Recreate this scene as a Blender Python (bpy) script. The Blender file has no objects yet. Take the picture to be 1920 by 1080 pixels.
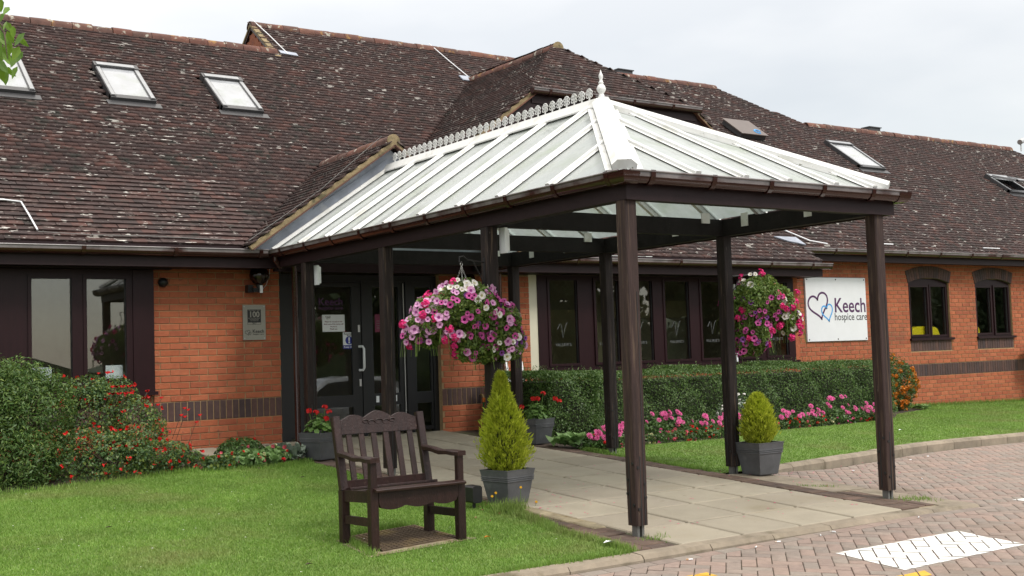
import bpy, math, random
import numpy as np
from mathutils import Vector, Matrix, Quaternion, Euler
R = math.radians
random.seed(7); RNG = np.random.default_rng(7)
SC = bpy.context.scene; COL = SC.collection

# ------------------------------------------------------------------ camera, sky, sun, exposure
CP = dict(f=2226.36, yaw=-0.6017, pitch=0.0565, roll=-0.0329, c=(-5.836, -13.515, 1.016))
cy_, sy_ = math.cos(CP['yaw']), math.sin(CP['yaw']); cp_, sp_ = math.cos(CP['pitch']), math.sin(CP['pitch'])
fw = Vector((-sy_*cp_, cy_*cp_, sp_)); rt0 = Vector((cy_, sy_, 0)); up0 = rt0.cross(fw)
rt = rt0*math.cos(CP['roll'])+up0*math.sin(CP['roll']); up = -rt0*math.sin(CP['roll'])+up0*math.cos(CP['roll'])
cd = bpy.data.cameras.new('camera'); cam = bpy.data.objects.new('camera', cd); COL.objects.link(cam)
m = Matrix((rt, up, -fw)).transposed().to_4x4(); m.translation = Vector(CP['c']); cam.matrix_world = m
cd.sensor_width = 36; cd.lens = 36*CP['f']/1920; cd.clip_end = 2000; SC.camera = cam
SUN_EL, SUN_AZ = R(50), R(163)          # azimuth measured clockwise from +Y (into the building)
w = bpy.data.worlds.new('World'); SC.world = w; w.use_nodes = True
nt = w.node_tree; N = nt.nodes; LK = nt.links; N.clear()
out = N.new('ShaderNodeOutputWorld'); bg = N.new('ShaderNodeBackground'); bg2 = N.new('ShaderNodeBackground'); add = N.new('ShaderNodeAddShader')
sk = N.new('ShaderNodeTexSky'); sk.sky_type = 'NISHITA'; sk.sun_disc = False; sk.sun_elevation = SUN_EL; sk.sun_rotation = SUN_AZ
bg.inputs[1].default_value = 0.05; LK.new(sk.outputs[0], bg.inputs[0])
tc = N.new('ShaderNodeTexCoord'); mp = N.new('ShaderNodeMapping'); mp.inputs['Scale'].default_value = (1.6, 1.6, 4.5)
nz = N.new('ShaderNodeTexNoise'); nz.inputs['Scale'].default_value = 1.3; nz.inputs['Detail'].default_value = 5; nz.inputs['Roughness'].default_value = .5
rp = N.new('ShaderNodeValToRGB'); rp.color_ramp.elements[0].position = .36; rp.color_ramp.elements[1].position = .6
rp.color_ramp.elements[0].color = (.80, .765, .70, 1); rp.color_ramp.elements[1].color = (1.06, .99, .88, 1)
sep = N.new('ShaderNodeSeparateXYZ'); mr = N.new('ShaderNodeMapRange')
mr.inputs['From Min'].default_value = .2; mr.inputs['From Max'].default_value = 1; mr.inputs['To Min'].default_value = .53; mr.inputs['To Max'].default_value = 1.75
LK.new(tc.outputs['Generated'], mp.inputs[0]); LK.new(mp.outputs[0], nz.inputs['Vector']); LK.new(nz.outputs[0], rp.inputs[0]); LK.new(rp.outputs[0], bg2.inputs[0])
LK.new(tc.outputs['Generated'], sep.inputs[0]); LK.new(sep.outputs['Z'], mr.inputs[0]); LK.new(mr.outputs[0], bg2.inputs[1])
LK.new(bg.outputs[0], add.inputs[0]); LK.new(bg2.outputs[0], add.inputs[1]); LK.new(add.outputs[0], out.inputs[0])
sl = bpy.data.lights.new('sun', 'SUN'); sl.energy = 1.5; sl.angle = R(14); sl.color = (1, .96, .9)
sun = bpy.data.objects.new('sun', sl); COL.objects.link(sun)
sd = Vector((math.sin(SUN_AZ)*math.cos(SUN_EL), math.cos(SUN_AZ)*math.cos(SUN_EL), math.sin(SUN_EL)))
sun.rotation_euler = sd.to_track_quat('Z', 'Y').to_euler(); sun.location = (0, -20, 30)
SC.view_settings.view_transform = 'Standard'; SC.view_settings.look = 'None'; SC.view_settings.exposure = 0.5; SC.view_settings.gamma = 1
SC.view_settings.use_curve_mapping = False

# ------------------------------------------------------------------ materials
def ntree(name):
    mt = bpy.data.materials.new(name); mt.use_nodes = True
    t = mt.node_tree; t.nodes.clear(); return mt, t, t.nodes, t.links
def S(c): return tuple(c)+(1,) if len(c) == 3 else tuple(c)
def ramp(n, cols, pos=None, interp='LINEAR'):
    r = n.new('ShaderNodeValToRGB'); cr = r.color_ramp; cr.interpolation = interp
    k = len(cols)
    while len(cr.elements) < k: cr.elements.new(.5)
    for i, c in enumerate(cols):
        cr.elements[i].position = pos[i] if pos else i/max(1, k-1); cr.elements[i].color = S(c)
    return r
def mat(name, cols, rough=.7, ns=8, nv=(.8, 1.15), bump=0., bs=60, spots=None, spots2=None, metal=0, stretch=None, sub=0, spec=.5, coat=0):
    """cols picked per piece (island/object random), times world-position noise; spots: list of (colour, scale, lo, hi, stretch)"""
    mt, t, n, l = ntree(name)
    o = n.new('ShaderNodeOutputMaterial'); b = n.new('ShaderNodeBsdfPrincipled'); l.new(b.outputs[0], o.inputs[0])
    b.inputs['Roughness'].default_value = rough; b.inputs['Metallic'].default_value = metal
    b.inputs['Specular IOR Level'].default_value = spec
    if coat: b.inputs['Coat Weight'].default_value = coat
    ge = n.new('ShaderNodeNewGeometry'); oi = n.new('ShaderNodeObjectInfo')
    ad = n.new('ShaderNodeMath'); ad.operation = 'ADD'; l.new(ge.outputs['Random Per Island'], ad.inputs[0]); l.new(oi.outputs['Random'], ad.inputs[1])
    fr = n.new('ShaderNodeMath'); fr.operation = 'FRACT'; l.new(ad.outputs[0], fr.inputs[0])
    if len(cols) > 1:
        r = ramp(n, cols); l.new(fr.outputs[0], r.inputs[0]); col = r.outputs[0]
    else:
        r = n.new('ShaderNodeRGB'); r.outputs[0].default_value = S(cols[0]); col = r.outputs[0]
    pos = ge.outputs['Position']
    if stretch:
        mpg = n.new('ShaderNodeMapping'); mpg.inputs['Scale'].default_value = stretch; l.new(pos, mpg.inputs[0]); pos = mpg.outputs[0]
    nzz = n.new('ShaderNodeTexNoise'); nzz.inputs['Scale'].default_value = ns; nzz.inputs['Detail'].default_value = 6; nzz.inputs['Roughness'].default_value = .65; l.new(pos, nzz.inputs['Vector'])
    mrr = n.new('ShaderNodeMapRange'); mrr.inputs['From Min'].default_value = .3; mrr.inputs['From Max'].default_value = .7
    mrr.inputs['To Min'].default_value = nv[0]; mrr.inputs['To Max'].default_value = nv[1]; l.new(nzz.outputs[0], mrr.inputs[0])
    mx = n.new('ShaderNodeVectorMath'); mx.operation = 'SCALE'; l.new(col, mx.inputs[0]); l.new(mrr.outputs[0], mx.inputs['Scale']); col = mx.outputs[0]
    for sp in (spots or []):
        c, sc, lo, hi = sp[:4]; st = sp[4] if len(sp) > 4 else (1, 1, 1); clus = sp[5] if len(sp) > 5 else 0
        mg = n.new('ShaderNodeMapping'); mg.inputs['Scale'].default_value = st; l.new(ge.outputs['Position'], mg.inputs[0])
        q = n.new('ShaderNodeTexNoise'); q.inputs['Scale'].default_value = sc; q.inputs['Detail'].default_value = 4; q.inputs['Roughness'].default_value = .55; l.new(mg.outputs[0], q.inputs['Vector'])
        qr = n.new('ShaderNodeMapRange'); qr.inputs['From Min'].default_value = lo; qr.inputs['From Max'].default_value = hi; l.new(q.outputs[0], qr.inputs[0])
        if clus:
            q2 = n.new('ShaderNodeTexNoise'); q2.inputs['Scale'].default_value = clus; q2.inputs['Detail'].default_value = 2; l.new(ge.outputs['Position'], q2.inputs['Vector'])
            md = n.new('ShaderNodeMath'); md.operation = 'MULTIPLY_ADD'; md.inputs[1].default_value = .16; md.inputs[2].default_value = -.08; l.new(q2.outputs[0], md.inputs[0])
            sm = n.new('ShaderNodeMath'); l.new(q.outputs[0], sm.inputs[0]); l.new(md.outputs[0], sm.inputs[1]); l.new(sm.outputs[0], qr.inputs[0])
        mm = n.new('ShaderNodeMix'); mm.data_type = 'RGBA'; l.new(qr.outputs[0], mm.inputs['Factor']); l.new(col, mm.inputs['A']); mm.inputs['B'].default_value = S(c); col = mm.outputs['Result']
    l.new(col, b.inputs['Base Color'])
    if sub:
        tr = n.new('ShaderNodeBsdfTranslucent'); l.new(col, tr.inputs[0]); ms = n.new('ShaderNodeMixShader'); ms.inputs[0].default_value = sub
        l.new(b.outputs[0], ms.inputs[1]); l.new(tr.outputs[0], ms.inputs[2]); l.new(ms.outputs[0], o.inputs[0])
    if bump:
        bn = n.new('ShaderNodeTexNoise'); bn.inputs['Scale'].default_value = bs; bn.inputs['Detail'].default_value = 4; l.new(pos, bn.inputs['Vector'])
        bu = n.new('ShaderNodeBump'); bu.inputs['Strength'].default_value = bump; bu.inputs['Distance'].default_value = .01; l.new(bn.outputs[0], bu.inputs['Height']); l.new(bu.outputs[0], b.inputs['Normal'])
    return mt
def glass(name, tint=(.9, .93, .92), k=2.2, dirt_glare=None, rough=.01):
    mt, t, n, l = ntree(name)
    o = n.new('ShaderNodeOutputMaterial'); tr = n.new('ShaderNodeBsdfTransparent'); tr.inputs[0].default_value = S(tint)
    gl = n.new('ShaderNodeBsdfGlossy'); gl.inputs['Roughness'].default_value = rough
    gg = n.new('ShaderNodeNewGeometry'); dt = n.new('ShaderNodeVectorMath'); dt.operation = 'DOT_PRODUCT'; l.new(gg.outputs['Incoming'], dt.inputs[0]); l.new(gg.outputs['Normal'], dt.inputs[1])
    def mth(op, a, bv): q_ = n.new('ShaderNodeMath'); q_.operation = op; l.new(a, q_.inputs[0]); q_.inputs[1].default_value = bv; return q_.outputs[0]
    ab = mth('ABSOLUTE', dt.outputs['Value'], 0); om = n.new('ShaderNodeMath'); om.operation = 'SUBTRACT'; om.inputs[0].default_value = 1; l.new(ab, om.inputs[1])
    mu = n.new('ShaderNodeMath'); mu.operation = 'MULTIPLY'; mu.use_clamp = True; mu.inputs[1].default_value = k; l.new(mth('ADD', mth('MULTIPLY', mth('POWER', om.outputs[0], 5), .96), .04), mu.inputs[0])
    ms = n.new('ShaderNodeMixShader'); l.new(mu.outputs[0], ms.inputs[0]); l.new(tr.outputs[0], ms.inputs[1]); l.new(gl.outputs[0], ms.inputs[2]); fin = ms.outputs[0]
    if dirt_glare:  # pale diffuse layer: pane grime, plus sky glare put into the colour
        c, amt, sc = dirt_glare
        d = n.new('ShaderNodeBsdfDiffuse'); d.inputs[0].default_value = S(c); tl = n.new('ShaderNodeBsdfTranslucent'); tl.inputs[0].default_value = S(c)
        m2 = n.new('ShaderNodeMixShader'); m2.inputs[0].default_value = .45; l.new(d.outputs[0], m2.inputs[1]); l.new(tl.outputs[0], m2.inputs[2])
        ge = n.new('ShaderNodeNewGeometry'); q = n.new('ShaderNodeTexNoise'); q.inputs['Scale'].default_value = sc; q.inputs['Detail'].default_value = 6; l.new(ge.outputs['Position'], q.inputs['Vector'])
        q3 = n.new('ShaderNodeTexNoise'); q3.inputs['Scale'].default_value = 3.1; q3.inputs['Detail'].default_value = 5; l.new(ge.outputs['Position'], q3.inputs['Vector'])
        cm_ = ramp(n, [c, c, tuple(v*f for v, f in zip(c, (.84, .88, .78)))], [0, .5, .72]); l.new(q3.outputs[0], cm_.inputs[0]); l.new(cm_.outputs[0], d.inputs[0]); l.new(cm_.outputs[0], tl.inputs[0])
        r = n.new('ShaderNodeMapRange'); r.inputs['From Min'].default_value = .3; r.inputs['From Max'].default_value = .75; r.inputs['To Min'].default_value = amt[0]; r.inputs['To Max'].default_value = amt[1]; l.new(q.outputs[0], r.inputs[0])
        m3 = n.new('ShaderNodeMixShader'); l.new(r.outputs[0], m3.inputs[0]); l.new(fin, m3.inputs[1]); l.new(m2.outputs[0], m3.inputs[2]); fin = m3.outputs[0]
    l.new(fin, o.inputs[0]); return mt

LICH = (.50, .48, .44)
M = {}
M['tile'] = mat('tile', [(0.0281, 0.0163, 0.0152), (0.0395, 0.0204, 0.0181), (0.0354, 0.0214, 0.0199), (0.0541, 0.0245, 0.0199), (0.0291, 0.0173, 0.0162), (0.0426, 0.0235, 0.0209), (0.0749, 0.0316, 0.0247), (0.0322, 0.0194, 0.0181)], .85, 9, (.7, 1.3), .5, 90,
    spots=[((.022, .020, .016), 4, .56, .68), (LICH, 8, .655, .675, (.7, 1.9, 1.9), .5), ((.46, .43, .39), 15, .675, .70, (.7, 1.8, 1.8), .7), ((.056, .027, .024), .8, .56, .75), ((.12, .085, .075), 12, .60, .66, (.7, 1.5, 1.5))])
M['tile_red'] = mat('tile_red', [(.24, .075, .035), (.3, .10, .045), (.2, .06, .03)], .85, 9, (.7, 1.25), .3, 90)
M['tile_edge'] = mat('tile_edge', [(.11, .05, .035), (.16, .065, .04), (.08, .04, .03)], .85, 9, (.7, 1.25), .3, 90)
M['ridge'] = mat('ridge', [(.13, .05, .035), (.09, .045, .035), (.16, .065, .042)], .85, 8, (.6, 1.3), .4, 70,
    spots=[((.27, .15, .045), 7, .60, .70), ((.38, .36, .3), 9, .60, .67)])
M['mortar_verge'] = mat('mortar_verge', [(.26, .20, .11)], .95, 10, (.6, 1.25), .6, 60, spots=[((.1, .09, .05), 7, .52, .66)])
M['brick'] = mat('brick', [(0.3669, 0.1029, 0.0435), (0.4077, 0.1192, 0.0512), (0.3363, 0.0888, 0.0384), (0.4382, 0.1354, 0.0615), (0.3057, 0.0813, 0.0384), (0.3923, 0.1138, 0.0512)], .9, 14, (.82, 1.14), .5, 130,
    spots=[((.20, .07, .04), 1.6, .56, .8), ((.48, .24, .15), 30, .64, .8), ((.17, .065, .04), 7, .64, .76)])
M['blue_brick'] = mat('blue_brick', [(.075, .04, .034), (.055, .034, .034), (.10, .05, .04), (.045, .030, .032)], .8, 12, (.75, 1.25), .35, 110)
M['mortar'] = mat('mortar', [(0.352, 0.2394, 0.126)], .95, 20, (.75, 1.15), .5, 150)
M['upvc'] = mat('upvc', [(0.018, 0.0056, 0.0071)], .4, spec=.25, ns=30, nv=(.85, 1.15), bump=.06, bs=200, stretch=(1, 1, .15))
M['fascia'] = mat('fascia', [(.020, .0095, .0105)], .5, 12, (.8, 1.15), .05, 100, spec=.25)
M['gutter'] = mat('gutter', [(.032, .0105, .008)], .16, spec=.6, ns=6, nv=(.85, 1.1), bump=.0, bs=40)
# 6, (.8, 1.15), .03, 40)
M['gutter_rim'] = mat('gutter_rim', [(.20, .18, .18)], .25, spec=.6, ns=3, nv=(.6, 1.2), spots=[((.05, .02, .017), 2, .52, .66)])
M['post'] = mat('post', [(0.0142, 0.009, 0.0083), (0.0173, 0.0105, 0.0094), (0.0128, 0.0083, 0.0079)], .6, 7, (.6, 1.3), .5, 22, stretch=(5, 5, .5),
    spots=[((.10, .070, .05), 5, .58, .74, (9, 9, .45)), ((.16, .135, .11), 16, .71, .77, (4, 4, .7))], spec=.3)
M['beam'] = mat('beam', [(.0125, .0105, .0105)], .75, spec=.25, ns=7, nv=(.7, 1.3), bump=.35, bs=25, spots=[((.08, .07, .065), 22, .71, .77)])
M['post_worn'] = mat('post_worn', [(.038, .022, .019)], .65, 6, (.6, 1.3), .5, 22, stretch=(5, 5, .5),
    spots=[((.10, .068, .046), 5, .53, .72, (9, 9, .35)), ((.22, .18, .145), 14, .70, .77, (6, 6, .5))], spec=.3)
M['door_alu'] = mat('door_alu', [(.010, .010, .011)], .4, 10, (.9, 1.1))
M['white'] = mat('white', [(0.6983, 0.7032, 0.6883)], .45, 9, (.93, 1.03), .05, 40, spots=[((.42, .42, .35), 4, .55, .82), ((.20, .20, .16), 22, .665, .74)])
M['white_clean'] = mat('white_clean', [(.74, .76, .78)], .35, 4, (.97, 1.03))
M['rubber'] = mat('rubber', [(.02, .02, .02)], .7)
M['lead'] = mat('lead', [(0.3, 0.33, 0.39)], .55, 3.5, (.7, 1.3), .25, 8, metal=0, spots=[((.42, .44, .47), 5, .56, .68)])
M['steel'] = mat('steel', [(.55, .55, .54)], .35, 8, (.9, 1.1), metal=.8)
M['galv'] = mat('galv', [(0.18, 0.18, 0.1725)], .6, 20, (.7, 1.2), metal=.4)
M['plaque'] = mat('plaque', [(.36, .35, .31)], .38, 30, (.92, 1.06), metal=.6, stretch=(1, 1, 9))
M['black'] = mat('black', [(.012, .012, .013)], .45, 10, (.8, 1.2))
M['velux'] = mat('velux', [(.055, .055, .058)], .4, 10, (.85, 1.15), metal=.2)
M['velux_light'] = mat('velux_light', [(.32, .33, .34)], .4, 10, (.85, 1.15), metal=.4)
M['glass'] = glass('glass', (.90, .93, .92), 2.2)
M['sky_glass'] = glass('sky_glass', (.5, .53, .55), 2.6, ((.80, .82, .85), (.5, .75), 3))  # whitish layer paints the bright sky reflected in the skylight panes
M['roof_glass'] = glass('roof_glass', (.80, .88, .86), 1.5, ((.66, .69, .685), (.45, .82), 3.2), .06)
M['globe'] = glass('globe', (.26, .20, .15), 1.5)
M['interior'] = mat('interior', [(.34, .29, .20)], .9, 2, (.8, 1.2))
M['interior_cream'] = mat('interior_cream', [(.50, .42, .24)], .9, 2, (.9, 1.1))
M['cream'] = mat('cream', [(.60, .57, .44)], .6, 3, (.95, 1.05))
M['wood_dark'] = mat('wood_dark', [(0.022, 0.0095, 0.008), (0.0264, 0.011, 0.009), (0.0187, 0.0085, 0.0075)], .42, spec=.35, ns=8, nv=(.6, 1.4), bump=.35, bs=40, stretch=(4, 4, 1), spots=[((.10, .065, .05), 26, .66, .78)])
M['grass'] = mat('grass', [(0.1408, 0.2642, 0.0345), (0.1853, 0.3235, 0.0482), (0.1187, 0.2312, 0.031), (0.2521, 0.3566, 0.0775), (0.1631, 0.2972, 0.043)], .6, 1.6, (.8, 1.2), sub=.3,
    spots=[((.24, .26, .085), 1.0, .53, .78)])
M['lawn'] = mat('lawn', [(0.125, 0.2012, 0.0404)], .95, 6, (.6, 1.3), .6, 120, spots=[((.10, .09, .035), 2.2, .6, .75)])
M['soil'] = mat('soil', [(.045, .032, .022)], .95, 14, (.6, 1.4), .8, 60)
M['slab'] = mat('slab', [(0.3007, 0.2646, 0.204), (0.3395, 0.2989, 0.2295), (0.2764, 0.2401, 0.1836), (0.3201, 0.2793, 0.2193)], .9, 2.6, (.86, 1.08), .25, 160,
    spots=[((.225, .19, .13), 1.3, .56, .76), ((.19, .16, .11), 9, .66, .76), ((.42, .38, .3), 50, .66, .78)])
M['kerb'] = mat('kerb', [(.27, .225, .165), (.24, .20, .15), (.29, .24, .18)], .92, 5, (.7, 1.2), .4, 140, spots=[((.12, .10, .06), 4, .56, .72)])
M['paver'] = mat('paver', [(0.2434, 0.1818, 0.1535), (0.2795, 0.2078, 0.1746), (0.2254, 0.1922, 0.1641), (0.2975, 0.213, 0.1746), (0.2524, 0.2181, 0.1852), (0.2119, 0.1662, 0.1429)], .92, 18, (.84, 1.12), .5, 240,
    spots=[((.19, .15, .115), 1.3, .56, .78), ((.40, .33, .28), 120, .62, .78)])
M['joint'] = mat('joint', [(.075, .065, .035)], .95, 3, (.6, 1.3), .5, 90, spots=[((.05, .075, .02), 2.5, .52, .66)])
M['brown_brick'] = mat('brown_brick', [(.10, .065, .048), (.125, .082, .06), (.085, .058, .046), (.14, .088, .066)], .92, 12, (.7, 1.25), .5, 120, spots=[((.2, .18, .12), 6, .64, .74)])
M['sand'] = mat('sand', [(.30, .25, .16)], .95, 9, (.6, 1.2), .7, 60, spots=[((.16, .12, .06), 6, .5, .64)])
M['paint'] = mat('paint', [(.70, .70, .67), (.74, .74, .71)], .75, 9, (.94, 1.04), .2, 160, spots=[((.5, .46, .41), 26, .68, .76)])
M['yellow_paint'] = mat('yellow_paint', [(.62, .36, .035)], .75, 14, (.85, 1.08), .2, 160)
M['grate'] = mat('grate', [(.085, .058, .032), (.075, .05, .03)], .85, 6, (.6, 1.4), .4, 90, spots=[((.14, .10, .035), 3, .5, .68)])
M['pot'] = mat('pot', [(.080, .083, .089)], .45, 5, (.75, 1.35), .12, 60, spots=[((.17, .175, .18), 4, .6, .8)])
M['bark'] = mat('bark', [(.09, .065, .045)], .9, 12, (.6, 1.3), .6, 40)
def leafm(name, cols, rough=.5, sub=.32, nv=(.75, 1.25), spots=None): return mat(name, cols, rough, 5, nv, sub=sub, spots=spots)
M['hedge'] = leafm('hedge', [(0.055, 0.1152, 0.0235), (0.085, 0.1635, 0.0341), (0.0446, 0.0942, 0.0209), (0.1309, 0.2093, 0.0471), (0.0721, 0.1414, 0.0288)])
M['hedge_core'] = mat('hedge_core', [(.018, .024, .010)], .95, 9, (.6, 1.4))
M['shrub'] = leafm('shrub', [(0.0549, 0.115, 0.0268), (0.0732, 0.1475, 0.0342), (0.122, 0.2001, 0.039), (0.061, 0.125, 0.0305), (0.183, 0.2501, 0.0488)])
M['salvia'] = leafm('salvia', [(0.0644, 0.1296, 0.0404), (0.0842, 0.162, 0.054), (0.0496, 0.108, 0.0324), (0.198, 0.2484, 0.0404), (0.0692, 0.1404, 0.045)])
M['conifer'] = leafm('conifer', [(0.3659, 0.4336, 0.0298), (0.4879, 0.5556, 0.0474), (0.2846, 0.3523, 0.0244), (0.5963, 0.6369, 0.0678), (0.4201, 0.4879, 0.0339)], .6, .45)
M['gerleaf'] = leafm('gerleaf', [(0.117, 0.2184, 0.0468), (0.1482, 0.2652, 0.0546), (0.0858, 0.1716, 0.039)])
M['bedleaf'] = leafm('bedleaf', [(0.0585, 0.117, 0.026), (0.078, 0.156, 0.0325), (0.0455, 0.0975, 0.026)])
M['limeleaf'] = leafm('limeleaf', [(0.168, 0.288, 0.09), (0.204, 0.336, 0.108), (0.132, 0.24, 0.072)])
M['silver'] = leafm('silver', [(0.18, 0.2262, 0.1728), (0.2304, 0.2808, 0.2232), (0.144, 0.1872, 0.1368)], .8, .1)
M['treeleaf'] = leafm('treeleaf', [(.12, .22, .02), (.15, .27, .025), (.095, .19, .035), (.18, .30, .03)], .4, .4)
M['farleaf'] = leafm('farleaf', [(.035, .06, .02), (.05, .08, .025), (.028, .05, .016)], .7, .2)
M['basketleaf'] = leafm('basketleaf', [(0.1176, 0.1984, 0.0392), (0.1665, 0.2587, 0.047), (0.0883, 0.1552, 0.0314), (0.2352, 0.2932, 0.0627)])
def flowm(name, c, v=.1): return mat(name, [tuple(x*(1-v) for x in c), c, tuple(min(.95, x*(1+v)) for x in c)], .6, 30, (.92, 1.06), sub=.25)
M['f_white'] = flowm('f_white', (.78, .76, .72), .04); M['f_pale'] = flowm('f_pale', (.70, .36, .60)); M['f_mag'] = flowm('f_mag', (.56, .085, .33), .2)
M['f_hot'] = flowm('f_hot', (.72, .022, .20), .15); M['f_purple'] = flowm('f_purple', (.22, .06, .30), .25); M['f_dark'] = flowm('f_dark', (.10, .006, .055))
M['f_red'] = flowm('f_red', (.62, .012, .012), .15); M['f_dahlia'] = flowm('f_dahlia', (.66, .09, .30), .2); M['f_orange'] = flowm('f_orange', (.60, .20, .015), .25)
M['f_begonia'] = flowm('f_begonia', (.62, .12, .16), .3); M['f_throat'] = flowm('f_throat', (.48, .12, .40)); M['f_cream'] = flowm('f_cream', (.7, .66, .4)); M['f_yellow'] = flowm('f_yellow', (.7, .42, .02))
M['purple_ink'] = mat('purple_ink', [(.075, .016, .085)], .5); M['blue_ink'] = mat('blue_ink', [(.06, .34, .72)], .5); M['black_ink'] = mat('black_ink', [(.02, .02, .022)], .5)
M['white_ink'] = mat('white_ink', [(0.13, 0.1365, 0.1365)], .6); M['sign_blue'] = mat('sign_blue', [(.02, .03, .26)], .4); M['maroon'] = mat('maroon', [(.16, .012, .05)], .5)
M['hose'] = mat('hose', [(.02, .17, .05)], .4); M['orange'] = mat('orange', [(.65, .16, .02)], .4); M['yellow'] = mat('yellow', [(.80, .62, .01)], .5, 3, (.95, 1.05))
M['stone'] = mat('stone', [(.36, .33, .27)], .9, 8, (.7, 1.2), .4, 60)
M['asphalt'] = mat('asphalt', [(.05, .05, .05)], .9, 20, (.8, 1.2), .3, 150)
M['car'] = mat('car', [(.42, .44, .46)], .25, 3, (.97, 1.03), metal=.5, coat=.6)
M['filter'] = mat('filter', [(.62, .58, .52), (.5, .26, .1)], .9)

# ------------------------------------------------------------------ mesh helpers
class MB:
    def __init__(s): s.v = []; s.f = []; s.m = []
    def add(s, vs, fs, mi=0):
        k = len(s.v); s.v += [tuple(x) for x in vs]; s.f += [tuple(i+k for i in f) for f in fs]; s.m += [mi]*len(fs); return s
    def box(s, x0, x1, y0, y1, z0, z1, mi=0):
        return s.add([(x0,y0,z0),(x1,y0,z0),(x1,y1,z0),(x0,y1,z0),(x0,y0,z1),(x1,y0,z1),(x1,y1,z1),(x0,y1,z1)],
            [(0,3,2,1),(4,5,6,7),(0,1,5,4),(1,2,6,5),(2,3,7,6),(3,0,4,7)], mi)
    def prism(s, poly, d, mi=0):
        """poly: list of 3-D points, extruded by vector d"""
        n = len(poly); a = [Vector(p) for p in poly]; d = Vector(d); b = [p+d for p in a]
        return s.add(a+b, [tuple(range(n-1, -1, -1)), tuple(range(n, 2*n))]+[(i, (i+1) % n, n+(i+1) % n, n+i) for i in range(n)], mi)
    def bar(s, p, q, wd, h, upv=(0, 0, 1), ch=0., mi=0):
        """rectangular bar from p to q, width wd (sideways), height h along up; optional chamfer"""
        p, q = Vector(p), Vector(q); d = (q-p).normalized(); u = Vector(upv); sd_ = d.cross(u).normalized(); u = sd_.cross(d).normalized()
        a, b = wd/2, h/2
        pr = [(-a+ch, -b), (a-ch, -b), (a, -b+ch), (a, b-ch), (a-ch, b), (-a+ch, b), (-a, b-ch), (-a, -b+ch)] if ch else [(-a, -b), (a, -b), (a, b), (-a, b)]
        return s.prism([p+sd_*x+u*y for x, y in pr], q-p, mi)
    def tube(s, pts, r, n=8, mi=0, cap=True):
        pts = [Vector(p) for p in pts]; rings = []; k0 = len(s.v)
        rr = r if isinstance(r, (list, tuple)) else [r]*len(pts)
        ref = None
        for i, p in enumerate(pts):
            d = (pts[min(i+1, len(pts)-1)]-pts[max(i-1, 0)]).normalized()
            if ref is None: ref = d.orthogonal().normalized()
            ref = (ref-d*ref.dot(d)); ref = ref.normalized() if ref.length > 1e-6 else d.orthogonal().normalized()
            b = d.cross(ref)
            s.v += [tuple(p+(ref*math.cos(2*math.pi*j/n)+b*math.sin(2*math.pi*j/n))*rr[i]) for j in range(n)]
        for i in range(len(pts)-1):
            for j in range(n):
                s.f.append((k0+i*n+j, k0+i*n+(j+1) % n, k0+(i+1)*n+(j+1) % n, k0+(i+1)*n+j)); s.m.append(mi)
        if cap:
            s.f.append(tuple(k0+j for j in range(n-1, -1, -1))); s.m.append(mi); e = k0+(len(pts)-1)*n; s.f.append(tuple(e+j for j in range(n))); s.m.append(mi)
        return s
    def lathe(s, prof, c=(0, 0, 0), n=16, axis=(0, 0, 1), mi=0):
        ax = Vector(axis).normalized(); return s.tube([Vector(c)+ax*z for r, z in prof], [max(r, 1e-4) for r, z in prof], n, mi)
    def disc(s, c, nrm, r, h, n=12, mi=0):
        nrm = Vector(nrm).normalized(); return s.tube([Vector(c), Vector(c)+nrm*h], r, n, mi)
    def mesh(s, name, mats):
        me = bpy.data.meshes.new(name); me.from_pydata(s.v, [], s.f)
        for x in (mats if isinstance(mats, (list, tuple)) else [mats]): me.materials.append(M[x] if isinstance(x, str) else x)
        if len(me.materials) > 1: me.polygons.foreach_set('material_index', s.m)
        me.update(); return me
    def build(s, name, mats, parent=None, kind=None, smooth=False, label=None):
        me = s.mesh(name, mats)
        if smooth: shade(me)
        return put(name, me, parent, kind, label)
def shade(me, ang=40):
    me.polygons.foreach_set('use_smooth', [True]*len(me.polygons))
    try: me.set_sharp_from_angle(angle=R(ang))
    except Exception: pass
ROOTL = {}
def put(name, me, parent=None, kind=None, label=None, loc=None, rot=None):
    o = bpy.data.objects.new(name, me); COL.objects.link(o)
    if parent is not None:
        o.parent = parent
        if parent in ROOTL: o.matrix_parent_inverse = ROOTL[parent]
    if kind: o['kind'] = kind
    if label: o['label'] = label
    if loc is not None: o.location = loc
    if rot is not None:
        if isinstance(rot, Quaternion): o.rotation_mode = 'QUATERNION'; o.rotation_quaternion = rot
        else: o.rotation_euler = rot
    return o
def thing(name, label, cat, loc=(0, 0, 0), group=None):
    """Empty at the thing's base; its parts are built in world coordinates"""
    o = bpy.data.objects.new(name, None); COL.objects.link(o); o.location = loc; o.empty_display_size = .1
    ROOTL[o] = Matrix.Translation(-Vector(loc)); o['label'] = label; o['category'] = cat
    if group: o['group'] = group
    return o
def tag(o, label, cat, group=None):
    o['label'] = label; o['category'] = cat
    if group: o['group'] = group
    return o
def qmesh(name, V, mats, fn=4, mi=None):
    """fast mesh of independent polygons: V is (k, fn, 3)"""
    k = len(V); me = bpy.data.meshes.new(name)
    me.vertices.add(k*fn); me.vertices.foreach_set('co', np.ascontiguousarray(V, dtype=np.float32).ravel())
    me.loops.add(k*fn); me.loops.foreach_set('vertex_index', np.arange(k*fn, dtype=np.int32))
    me.polygons.add(k); me.polygons.foreach_set('loop_start', np.arange(0, k*fn, fn, dtype=np.int32))
    for x in (mats if isinstance(mats, (list, tuple)) else [mats]): me.materials.append(M[x])
    if mi is not None: me.polygons.foreach_set('material_index', np.asarray(mi, dtype=np.int32))
    me.update(calc_edges=True); me.validate(); return me
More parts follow.
